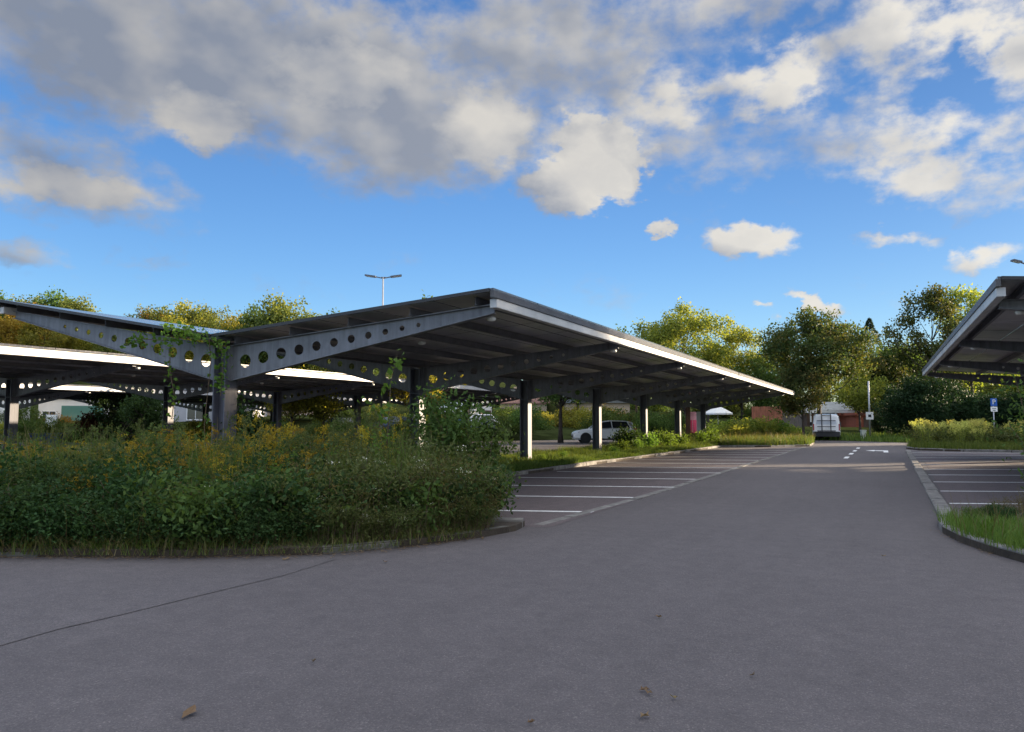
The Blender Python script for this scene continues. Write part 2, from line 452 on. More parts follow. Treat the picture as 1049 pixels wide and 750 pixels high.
# ------------------------------------------------------------------ sun and sky
SUN_EL = 8.8; SUN_AZ = 42.0          # azimuth from +Y towards +X
sv = Vector((math.sin(R(SUN_AZ)) * math.cos(R(SUN_EL)), math.cos(R(SUN_AZ)) * math.cos(R(SUN_EL)), math.sin(R(SUN_EL))))
sl = bpy.data.lights.new('sun', 'SUN'); sl.energy = 4.8; sl.angle = R(0.55); sl.color = (1.0, 0.80, 0.56)
so = bpy.data.objects.new('sun', sl); COL.objects.link(so); so.rotation_euler = sv.to_track_quat('Z', 'Y').to_euler()
so.location = (30, 40, 40)

W = bpy.data.worlds.new('World'); sc.world = W; W.use_nodes = True
wt = W.node_tree; wt.nodes.clear(); w = NT(wt)
def ae(px, py):
    f = 774.0
    cp, sp = math.cos(PITCH), math.sin(PITCH); s, c = math.sin(YAW), math.cos(YAW)
    F = Vector((-s * cp, c * cp, sp)); Rr = Vector((c, s, 0)); U = Rr.cross(F)
    d = (F + Rr * ((px - 524.5) / f) - U * ((py - 375) / f)).normalized()
    return math.atan2(d.x, d.y), math.asin(d.z)
# cloud banks: bearing/height of each, extents (in 1/774 rad), tilt in degrees, weight
CL = [(60, 22, 320, 76, 8, 1.15), (300, 70, 240, 92, 12, 1.25), (440, 118, 140, 66, 5, 1.2), (560, 55, 170, 85, 0, .95), (588, 184, 50, 34, -6, 1.5), (624, 166, 36, 40, 10, 1.5), (600, 148, 34, 27, 0, 1.4), (556, 186, 36, 24, 10, 1.0), (640, 186, 20, 26, 0, 1.2),
      (40, 165, 120, 48, 14, .72), (95, 200, 70, 24, 16, .7), (204, 128, 44, 27, 25, .9), (700, 8, 190, 30, -4, .8), (790, 80, 75, 36, -8, .7),
      (665, 120, 90, 46, 12, .52), (760, 160, 55, 28, 0, .4), (890, 145, 145, 30, 3, .52), (905, 40, 50, 55, -35, .6), (980, 18, 110, 24, -15, .52),
      (1040, 62, 34, 34, 0, .7), (975, 180, 90, 26, 12, .5), (1010, 208, 46, 15, -12, .5), (770, 248, 44, 17, 8, .95), (678, 233, 12, 9, 0, .8),
      (915, 247, 34, 9, 3, .45), (1003, 265, 42, 12, -4, .6), (834, 310, 24, 8, 18, .85), (787, 317, 13, 6, 22, .6), (15, 256, 42, 11, 2, .5), (150, 268, 34, 8, 0, .3),
      (850, 80, 26, 22, 0, .35), (720, 60, 60, 40, 0, .4)]
g = bpy.data.node_groups.new('cloud_density', 'ShaderNodeTree')
g.interface.new_socket('az', in_out='INPUT', socket_type='NodeSocketFloat')
g.interface.new_socket('el', in_out='INPUT', socket_type='NodeSocketFloat')
g.interface.new_socket('d', in_out='OUTPUT', socket_type='NodeSocketFloat')
gn = NT(g); gi = gn.n('NodeGroupInput'); go = gn.n('NodeGroupOutput')
cv = gn.n('ShaderNodeCombineXYZ'); gn.link(gi.outputs[0], cv.inputs[0]); gn.link(gn.math('MULTIPLY', gi.outputs[1], 1.5), cv.inputs[1])
n1 = gn.noise(cv.outputs[0], 7.0, 8, 0.52); n2 = gn.noise(cv.outputs[0], 28, 6, 0.6)
wx = gn.math('MULTIPLY', gn.math('SUBTRACT', gn.noise(cv.outputs[0], 11, 3), 0.5), 0.06)
az = gn.math('ADD', gi.outputs[0], wx); el = gn.math('ADD', gi.outputs[1], gn.math('MULTIPLY', wx, -0.6))
wn = gn.n('ShaderNodeTexNoise'); gn.link(cv.outputs[0], wn.inputs['Vector']); wn.inputs['Scale'].default_value = 24; wn.inputs['Detail'].default_value = 5; wn.inputs['Roughness'].default_value = .6
wsep = gn.n('ShaderNodeSeparateColor'); gn.link(wn.outputs['Color'], wsep.inputs[0])
az = gn.math('ADD', az, gn.math('MULTIPLY', gn.math('SUBTRACT', wsep.outputs[0], .5), .075))
el = gn.math('ADD', el, gn.math('MULTIPLY', gn.math('SUBTRACT', wsep.outputs[1], .5), .055))
acc = None
for (px, py, rx, ry, rot, s) in CL:
    a0, e0 = ae(px, py); ce = math.cos(e0)
    ca, sa = math.cos(R(-rot)), math.sin(R(-rot))
    da = gn.math('MULTIPLY', gn.math('SUBTRACT', az, a0), ce); de = gn.math('SUBTRACT', el, e0)
    u = gn.math('DIVIDE', gn.math('ADD', gn.math('MULTIPLY', da, ca), gn.math('MULTIPLY', de, sa)), rx / 774 * 1.0)
    v = gn.math('DIVIDE', gn.math('SUBTRACT', gn.math('MULTIPLY', de, ca), gn.math('MULTIPLY', da, sa)), ry / 774 * 1.0)
    r2 = gn.math('ADD', gn.math('MULTIPLY', u, u), gn.math('MULTIPLY', v, v))
    b = gn.math('MULTIPLY', gn.math('SUBTRACT', 1.25, r2), s)
    acc = b if acc is None else gn.math('SMOOTH_MAX', acc, b, 0.25)
# elsewhere in the sky (behind the viewer, overhead): loose broken cloud
far = gn.math('MULTIPLY', gn.math('GREATER_THAN', gn.math('ABSOLUTE', gn.math('ADD', gi.outputs[0], YAW)), 0.95), 0.55)
hi = gn.math('MULTIPLY', gn.math('SMOOTH_MIN', gn.math('MULTIPLY', gn.math('SUBTRACT', gi.outputs[1], 0.52), 4.0), 0.5, 0.2), 1.0)
acc = gn.math('MAXIMUM', acc, gn.math('MAXIMUM', hi, gn.math('SUBTRACT', far, 0.25)))
acc = gn.math('MAXIMUM', acc, -1.2)
fld = gn.math('ADD', gn.math('MULTIPLY', acc, 0.75), gn.math('ADD', gn.math('MULTIPLY', gn.math('SUBTRACT', n1, 0.5), 1.9), gn.math('MULTIPLY', gn.math('SUBTRACT', n2, 0.5), 0.75)))
gn.link(fld, go.inputs[0])
g.interface.new_socket('cumulus', in_out='OUTPUT', socket_type='NodeSocketFloat')
wacc = None
for (px, py, rx, ry) in [(606, 172, 62, 52), (208, 126, 42, 26), (500, 130, 40, 40), (355, 78, 60, 28), (770, 248, 46, 18), (990, 30, 120, 60), (800, 80, 70, 45), (960, 160, 90, 60), (700, 100, 60, 30), (60, 190, 80, 20), (678, 233, 16, 12), (915, 247, 36, 12), (1003, 265, 44, 14), (834, 310, 28, 10), (787, 317, 16, 8)]:
    a0, e0 = ae(px, py)
    u = gn.math('DIVIDE', gn.math('MULTIPLY', gn.math('SUBTRACT', az, a0), math.cos(e0)), rx / 774); v = gn.math('DIVIDE', gn.math('SUBTRACT', el, e0), ry / 774)
    b = gn.math('SUBTRACT', 1.3, gn.math('ADD', gn.math('MULTIPLY', u, u), gn.math('MULTIPLY', v, v)))
    if px == 606: b = gn.math('MULTIPLY', b, 1.7)
    wacc = b if wacc is None else gn.math('MAXIMUM', wacc, b)
gn.link(gn.math('MULTIPLY', gn.math('MAXIMUM', wacc, 0.0), 0.6), go.inputs[1])

g2 = bpy.data.node_groups.new('cloud_body', 'ShaderNodeTree')
g2.interface.new_socket('az', in_out='INPUT', socket_type='NodeSocketFloat'); g2.interface.new_socket('el', in_out='INPUT', socket_type='NodeSocketFloat')
g2.interface.new_socket('d', in_out='OUTPUT', socket_type='NodeSocketFloat')
hn = NT(g2); hi_ = hn.n('NodeGroupInput'); ho = hn.n('NodeGroupOutput')
hv = hn.n('ShaderNodeCombineXYZ'); hn.link(hi_.outputs[0], hv.inputs[0]); hn.link(hn.math('MULTIPLY', hi_.outputs[1], 1.5), hv.inputs[1])
hacc = None
for (px, py, rx, ry, rot, s) in CL:
    if rx < 40: continue
    a0, e0 = ae(px, py)
    u = hn.math('DIVIDE', hn.math('MULTIPLY', hn.math('SUBTRACT', hi_.outputs[0], a0), math.cos(e0)), rx / 774); v = hn.math('DIVIDE', hn.math('SUBTRACT', hi_.outputs[1], e0), ry / 774)
    b = hn.math('MULTIPLY', hn.math('SUBTRACT', 1.25, hn.math('ADD', hn.math('MULTIPLY', u, u), hn.math('MULTIPLY', v, v))), s)
    hacc = b if hacc is None else hn.math('SMOOTH_MAX', hacc, b, 0.3)
hacc = hn.math('MAXIMUM', hacc, -.8)
hn.link(hn.math('ADD', hn.math('MULTIPLY', hacc, .6), hn.math('MULTIPLY', hn.noise(hv.outputs[0], 9.0, 3, 0.45), 2.6)), ho.inputs[0])
tcw = w.n('ShaderNodeTexCoord'); sx = w.n('ShaderNodeSeparateXYZ'); w.link(tcw.outputs['Generated'], sx.inputs[0])
AZ = w.math('ARCTAN2', sx.outputs[0], sx.outputs[1]); EL = w.math('ARCSINE', sx.outputs[2])
def dens(da, de):
    nd = w.n('ShaderNodeGroup'); nd.node_tree = g
    w.link(w.math('ADD', AZ, da), nd.inputs[0]); w.link(w.math('ADD', EL, de), nd.inputs[1]); return nd.outputs[0], nd.outputs[1]
d0, cum = dens(0, 0)
def body(da, de):
    nd = w.n('ShaderNodeGroup'); nd.node_tree = g2
    w.link(w.math('ADD', AZ, da), nd.inputs[0]); w.link(w.math('ADD', EL, de), nd.inputs[1]); return nd.outputs[0]
d1f, _c = dens(0.016, 0.010)
b0 = body(0, 0); b1 = body(0.030, 0.018)
cov = w.n('ShaderNodeMapRange', interpolation_type='SMOOTHSTEP'); w.link(d0, cov.inputs[0])
cov.inputs[1].default_value = -0.05; w.link(w.math('SUBTRACT', 1.0, w.math('MULTIPLY', cum, 0.62)), cov.inputs[2])
lit = w.math('ADD', w.math('ADD', w.math('MULTIPLY', w.math('SUBTRACT', b0, b1), 0.55), 0.30), w.math('MULTIPLY', cum, 0.62), clamp=True)
thick = w.n('ShaderNodeMapRange'); w.link(d0, thick.inputs[0]); thick.inputs[1].default_value = 0.4; thick.inputs[2].default_value = 1.5
# nearer the sun's side clouds are whiter, far to the left they are grey
side = w.n('ShaderNodeMapRange'); w.link(AZ, side.inputs[0]); side.inputs[1].default_value = -0.95; side.inputs[2].default_value = 0.05
SKYK = 1.0
base = w.mix(side.outputs[0], (.66, .75, .94, 1), (1.05, 1.10, 1.22, 1))
bright = w.mix(side.outputs[0], (1.66, 1.57, 1.42, 1), (2.40, 2.28, 2.05, 1))
lit = w.math('ADD', lit, w.math('MULTIPLY', w.math('SUBTRACT', d0, d1f), 0.22), clamp=True)
litw = w.math('SUBTRACT', lit, w.math('MULTIPLY', thick.outputs[0], 0.26), clamp=True)
ccol = w.mix(litw, base, bright)
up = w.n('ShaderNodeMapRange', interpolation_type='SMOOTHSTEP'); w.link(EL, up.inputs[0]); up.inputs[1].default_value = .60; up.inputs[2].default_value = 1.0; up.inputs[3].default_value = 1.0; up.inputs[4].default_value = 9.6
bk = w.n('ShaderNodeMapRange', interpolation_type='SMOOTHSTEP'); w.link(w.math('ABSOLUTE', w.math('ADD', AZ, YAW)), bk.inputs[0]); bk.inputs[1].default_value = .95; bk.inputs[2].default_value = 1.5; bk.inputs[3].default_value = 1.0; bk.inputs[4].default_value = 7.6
gain = w.math('MAXIMUM', up.outputs[0], bk.outputs[0])  # unseen cloud overhead and behind is brightened as added fill light
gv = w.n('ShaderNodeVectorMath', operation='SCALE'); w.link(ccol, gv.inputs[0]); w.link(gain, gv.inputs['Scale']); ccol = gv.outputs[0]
sky = w.n('ShaderNodeTexSky', sky_type='NISHITA'); sky.sun_disc = False
sky.sun_elevation = R(SUN_EL); sky.sun_rotation = R(SUN_AZ); sky.altitude = 400; sky.air_density = 1.0; sky.dust_density = 0.4; sky.ozone_density = 2.0
hs = w.n('ShaderNodeHueSaturation'); w.link(sky.outputs[0], hs.inputs['Color']); hs.inputs['Saturation'].default_value = 1.12; hs.inputs['Value'].default_value = 0.83
rg = w.n('ShaderNodeMapRange', interpolation_type='SMOOTHSTEP'); w.link(AZ, rg.inputs[0]); rg.inputs[1].default_value = -.8; rg.inputs[2].default_value = .25; rg.inputs[3].default_value = .96; rg.inputs[4].default_value = .55
skv = w.n('ShaderNodeVectorMath', operation='SCALE'); w.link(hs.outputs[0], skv.inputs[0]); w.link(rg.outputs[0], skv.inputs['Scale'])
skc = w.mix(1.0, skv.outputs[0], (.63, .77, 1.03, 1), 'MULTIPLY')
SKY_TINT_NODE = wt.nodes[-1]
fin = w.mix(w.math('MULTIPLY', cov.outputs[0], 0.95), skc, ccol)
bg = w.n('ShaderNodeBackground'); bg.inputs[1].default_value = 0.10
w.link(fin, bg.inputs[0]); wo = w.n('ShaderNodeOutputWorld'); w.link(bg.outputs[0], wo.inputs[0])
sc.view_settings.view_transform = 'Standard'; sc.view_settings.look = 'None'; sc.view_settings.exposure = 1.9; sc.view_settings.gamma = 1
sc.view_settings.use_curve_mapping = False
sc.cycles.max_bounces = 6; sc.cycles.diffuse_bounces = 3; sc.cycles.glossy_bounces = 3; sc.cycles.transmission_bounces = 4
sc.cycles.use_denoising = True
sc.cycles.sample_clamp_indirect = 6

# ------------------------------------------------------------------ ground, lane, bays, kerbs
SK = 0.33           # parking bays lean: y rises with x
mb = MB(); n = 24
mb.add([(-900, -300, -0.012), (900, -300, -0.012), (900, 1500, -0.012), (-900, 1500, -0.012)], [(0, 1, 2, 3)])
struct('ground', mb, M['turf'])
mb = MB(); mb.add([(-62, -30, 0), (60, -30, 0), (60, 49, 0), (10, 49.2, 0), (-3.0, 60, 0), (-8.2, 60, 0), (-62, 58, 0)], [(0, 1, 2, 3, 4, 5, 6)])
struct('road', mb, M['asphalt'])
mb = MB()
mb.add([(-4.1, 9.6, .004), (-3.72, 44.5, .004), (-7.9, 43.0, .004), (-8.7, 17.5, .004), (-8.7, 8.1, .004)], [(0, 1, 2, 3, 4)])
mb.add([(0.95, 12.4, .004), (6.2, 14.1, .004), (6.2, 40.8, .004), (1.6, 40.6, .004)], [(0, 1, 2, 3)])
struct('parking_bay_pavement', mb, M['asphalt_bay'])
mb = MB(); mb.add([(-8.8, 4.7, .004), (-9.9, -3.0, .004), (-7.6, -3.0, .004), (-3.65, 3.1, .004), (-4.05, 4.2, .004), (-5.05, 6.45, .004), (-6.6, 5.6, .004)], [(0, 1, 2, 3, 4, 5, 6)])
def gpt(px, py):
    f = 774.0; cp, sp = math.cos(PITCH), math.sin(PITCH); s, c = math.sin(YAW), math.cos(YAW)
    F = Vector((-s * cp, c * cp, sp)); Rr = Vector((c, s, 0)); U = Rr.cross(F)
    d = F + Rr * ((px - 524.5) / f) - U * ((py - 375) / f); t = -CAM_H / d.z
    return (d.x * t, d.y * t)
seam = [gpt(-60, 681), gpt(0, 662), gpt(60, 645), gpt(125, 630), gpt(190, 614), gpt(240, 602), gpt(290, 590)]
back = [gpt(345, 573), gpt(200, 577), gpt(100, 577), gpt(0, 576), gpt(-90, 574)]
mb = MB(); pp = seam + back
mb.add([(x, y, .004) for x, y in pp], [tuple(range(len(pp)))])
struct('asphalt_patch', mb, M['asphalt_patch'])
mb = MB(); rr = random.Random(3); L_ = []; R_ = []
dense = []
for i in range(len(seam) - 2):
    for k in range(8):
        t = k / 8; dense.append((seam[i][0] * (1 - t) + seam[i + 1][0] * t + rr.uniform(-.012, .012), seam[i][1] * (1 - t) + seam[i + 1][1] * t + rr.uniform(-.012, .012)))
for i in range(len(dense) - 1):
    (x0, y0), (x1, y1) = dense[i], dense[i + 1]; wv = 0.004
    mb.add([(x0, y0 - wv, .008), (x1, y1 - wv, .008), (x1, y1 + wv, .008), (x0, y0 + wv, .008)], [(0, 1, 2, 3)])
struct('road_seam', mb, M['tar'])

mb = MB()
for i in range(14):                                   # left bays
    yb = 11.45 + 2.5 * i
    if yb > 43: break
    xr = -4.15 + 0.012 * (yb - 11)
    xl = -8.35 + 0.02 * max(0, yb - 20); 
    yl = yb - SK * (xr - xl)
    w2 = 0.068
    mb.add([(xl, yl - w2, .009), (xr, yb - w2, .009), (xr, yb + w2, .009), (xl, yl + w2, .009)], [(0, 1, 2, 3)])
for i in range(11):                                   # right bays
    yb = 12.75 + 2.6 * i; xl = 1.02 + 0.02 * i; xr = 6.1; w2 = 0.068; sk = 0.40
    if yb > 39: break
    mb.add([(xl, yb - w2, .009), (xr, yb + sk * (xr - xl) - w2, .009), (xr, yb + sk * (xr - xl) + w2, .009), (xl, yb + w2, .009)], [(0, 1, 2, 3)])
for (ya, yb) in [(31.8, 33.4), (35.6, 37.2), (39.2, 40.8), (43.2, 44.8)]:
    x = -1.25 + (ya - 32) * .012
    mb.add([(x - .08, ya, .009), (x + .08, ya, .009), (x + .10, yb, .009), (x - .06, yb, .009)], [(0, 1, 2, 3)])
# direction arrow (bent) on the lane
mb.add([(.08, 38.6, .009), (.28, 38.6, .009), (.28, 40.0, .009), (.08, 40.0, .009)], [(0, 1, 2, 3)])
mb.add([(-.30, 40.3, .009), (.28, 40.004, .009), (.28, 41.1, .009), (-.30, 41.0, .009)], [(0, 1, 2, 3)])
mb.add([(-.70, 40.65, .009), (-.304, 39.8, .009), (-.304, 41.5, .009)], [(0, 1, 2)])
struct('road_markings', mb, M['line'])

# flush stone strip along the left lane edge, joints cut by gaps
def kerb(path, width, z0, z1, step, name, seed=1, km=None):
    rr = random.Random(seed); mb = MB()
    pts = [Vector((x, y, 0)) for x, y in path]
    cum = [0]
    for i in range(len(pts) - 1): cum.append(cum[-1] + (pts[i + 1] - pts[i]).length)
    def at(s):
        for i in range(len(cum) - 1):
            if s <= cum[i + 1] or i == len(cum) - 2:
                t = (s - cum[i]) / max(1e-6, cum[i + 1] - cum[i]); return pts[i].lerp(pts[i + 1], t)
    s = 0.0
    while s < cum[-1] - 0.05:
        e = min(s + step * rr.uniform(.92, 1.08), cum[-1]); a = at(s + .008); b = at(e - .008)
        d = (b - a).normalized(); nrm = Vector((-d.y, d.x, 0)) * width
        dz = rr.uniform(-.008, .008); j = Vector((rr.uniform(-.01, .01), rr.uniform(-.01, .01), 0)); a = a + j; b = b + j
        bev = 0.018 if z1 > 0.05 else 0.002
        A = [a, b, b + nrm, a + nrm]
        zt = z1 + dz
        mb.hexa([(p.x, p.y, z0) for p in A], [(p.x, p.y, zt - bev) for p in A])
        I = [a + nrm * .12, b + nrm * .12, b + nrm * .88, a + nrm * .88]
        mb.add([(p.x, p.y, zt - bev + .0005) for p in A] + [(p.x, p.y, zt) for p in I], [(0, 1, 5, 4), (1, 2, 6, 5), (2, 3, 7, 6), (3, 0, 4, 7), (4, 5, 6, 7)])
        s = e
    return struct(name, mb, km or M['kerb'])
kerb([(-4.25, 9.75), (-4.05, 14), (-3.72, 44.5)], 0.16, -0.05, 0.012, 1.0, 'kerb_strip', 4)
kerb([(1.02, 40.6), (0.74, 13.0)], 0.22, -0.05, 0.06, 1.0, 'kerb', 5)
RCURVE = [(0.74, 13.0), (.66, 12.0), (.68, 11.3), (.80, 10.6), (1.0, 9.95), (1.27, 9.35), (1.7, 8.7), (2.4, 8.0), (3.6, 7.2), (6, 6.2), (12, 4.2)]
kerb(RCURVE, 0.15, -0.05, 0.105, 0.55, 'kerb', 6)
FRONT = [(-24, -1.0), (-16, 1.9), (-12, 3.5), (-9.5, 4.58), (-8.53, 4.99), (-7.53, 5.41), (-6.6, 5.87), (-5.5, 6.6), (-4.93, 7.44), (-4.5, 8.42), (-4.37, 9.1), (-4.45, 9.55)]
kerb(FRONT[:8], 0.12, -0.05, 0.04, 0.9, 'kerb', 7, M['kerb_mossy'])
kerb(FRONT[7:], 0.12, -0.05, 0.075, 0.9, 'kerb', 12, M['kerb_mossy'])
kerb([(-4.45, 9.55), (-8.7, 8.2)], 0.14, -0.05, 0.11, 0.9, 'kerb', 8)
L2 = [(-8.7, 8.2), (-8.7, 17.5), (-8.64, 20.0), (-8.6, 23.2), (-8.35, 27.5), (-8.1, 34.2), (-7.9, 42.4)]
kerb(L2, 0.13, -0.05, 0.11, 0.9, 'kerb', 9)
FARB = [(-7.9, 42.4), (-5.5, 43.6), (-3.65, 46.0), (-3.75, 50)]
kerb(FARB, 0.13, -0.05, 0.11, 0.9, 'kerb', 10)
kerb([(1.55, 50), (1.15, 44.0), (1.6, 42.2), (3.0, 41.6), (7, 40.8), (14, 39.8)], 0.13, -0.05, 0.11, 0.9, 'kerb', 11)

BED1 = FRONT[:] + L2 + [(-9.0, 48), (-13.4, 48), (-13.4, 13.0), (-24, 9)]
mb = MB(); mb.poly([(x, y) for x, y in BED1], -0.03, 0.075); struct('planting_bed', mb, M['soil'])
BEDF = FARB + [(-3.9, 53.5), (-6, 56), (-14, 57), (-13.4, 48.2), (-9.0, 48.05)]
mb = MB(); mb.poly(BEDF, -0.03, 0.078); struct('planting_bed', mb, M['soil'])
BEDR = [(1.55, 50), (1.15, 44.0), (1.6, 42.2), (3.0, 41.6), (7, 40.8), (14, 39.8), (18, 47), (12, 51)]
mb = MB(); mb.poly(BEDR, -0.03, 0.08); struct('planting_bed', mb, M['soil'])
BEDN = RCURVE[1:] + [(14, 12), (8, 13.6), (3, 12.2), (1.0, 12.1)]
mb = MB(); mb.poly(BEDN, -0.03, 0.08); struct('planting_bed', mb, M['soil'])

# hill far to the left
mb = MB(); NX, NY = 30, 14; vs = []; fs = []
for j in range(NY):
    for i in range(NX):
        x = -330 + i * 11.5; y = 30 + j * 16
        dd = ((x + 175) / 125) ** 2 + ((y - 145) / 95) ** 2
        z = 24 * math.exp(-dd * 1.1) - 1.5 + 0.8 * math.sin(x * .11) * math.cos(y * .13)
        vs.append((x, y, z))
for j in range(NY - 1):
    for i in range(NX - 1):
        fs.append((j * NX + i, j * NX + i + 1, (j + 1) * NX + i + 1, (j + 1) * NX + i))
mb.add(vs, fs); struct('hill', mb, M['turf'], smooth=True)
M['turf'].node_tree.nodes['Principled BSDF'].inputs['Specular IOR Level'].default_value = 0.0
def hill_z(x, y):
    return max(0, 24 * math.exp(-1.1 * (((x + 175) / 125) ** 2 + ((y - 145) / 95) ** 2)) - 1.5)

# ------------------------------------------------------------------ solar carports
def holed_web(mb, p0, p1, zt0, zt1, zb0, zb1, holes, th=0.014, seg=16):
    """tapered web plate from p0 to p1 (xy) with round holes; (t, radius) list"""
    p0 = Vector((*p0, 0)); p1 = Vector((*p1, 0)); d = p1 - p0; nrm = Vector((-d.y, d.x, 0)).normalized() * th / 2
    LEN = d.length
    def pt(t, z): return p0 + d * t + Vector((0, 0, z))
    def top(t): return zt0 + (zt1 - zt0) * t
    def bot(t): return zb0 + (zb1 - zb0) * t
    cuts = [0.0]
    for i in range(len(holes) - 1): cuts.append((holes[i][0] + holes[i + 1][0]) / 2)
    first = holes[0][0] - (cuts[1] - holes[0][0]); cuts[0] = max(0.0, first)
    cuts.append(holes[-1][0] + (holes[-1][0] - cuts[-1]))
    def both(vs, fs):
        mb.add([v + nrm for v in vs], fs); mb.add([v - nrm for v in vs], [tuple(reversed(f)) for f in fs])
    def panel(ta, tb):
        if tb - ta > 1e-4: both([pt(ta, bot(ta)), pt(tb, bot(tb)), pt(tb, top(tb)), pt(ta, top(ta))], [(0, 1, 2, 3)])
    panel(0, cuts[0]); panel(cuts[-1], 1)
    for i, (t, r) in enumerate(holes):
        ta, tb = cuts[i], cuts[i + 1]; zc = (top(t) + bot(t)) / 2
        ring = []; outer = []
        for k in range(seg):
            a = 2 * math.pi * (k + .5) / seg; cx, cz = math.cos(a), math.sin(a)
            ring.append(pt(t + cx * r / LEN, zc + cz * r))
            m = max(abs(cx), abs(cz)); ux, uz = cx / m, cz / m
            tt = t + (ux * (tb - t) if ux > 0 else ux * (t - ta))
            zz = zc + (uz * (top(tt) - zc) if uz > 0 else uz * (zc - bot(tt)))
            outer.append(pt(tt, zz))
        both(ring + outer, [(k, (k + 1) % seg, seg + (k + 1) % seg, seg + k) for k in range(seg)])
        mb.add([v + nrm for v in ring] + [v - nrm for v in ring], [(k, seg + k, seg + (k + 1) % seg, (k + 1) % seg) for k in range(seg)])
        # square corner fillers
        cs = [(ta, 0), (tb, 0), (tb, 1), (ta, 1)]
        q = seg // 4
        for ci, (tt, tz) in enumerate([(tb, 1), (ta, 1), (ta, 0), (tb, 0)]):
            k0 = ci * q + q // 2 - 1; k1 = k0 + 1
            c = pt(tt, top(tt) if tz else bot(tt))
            both([outer[k0], c, outer[k1 % seg]], [(0, 1, 2)])

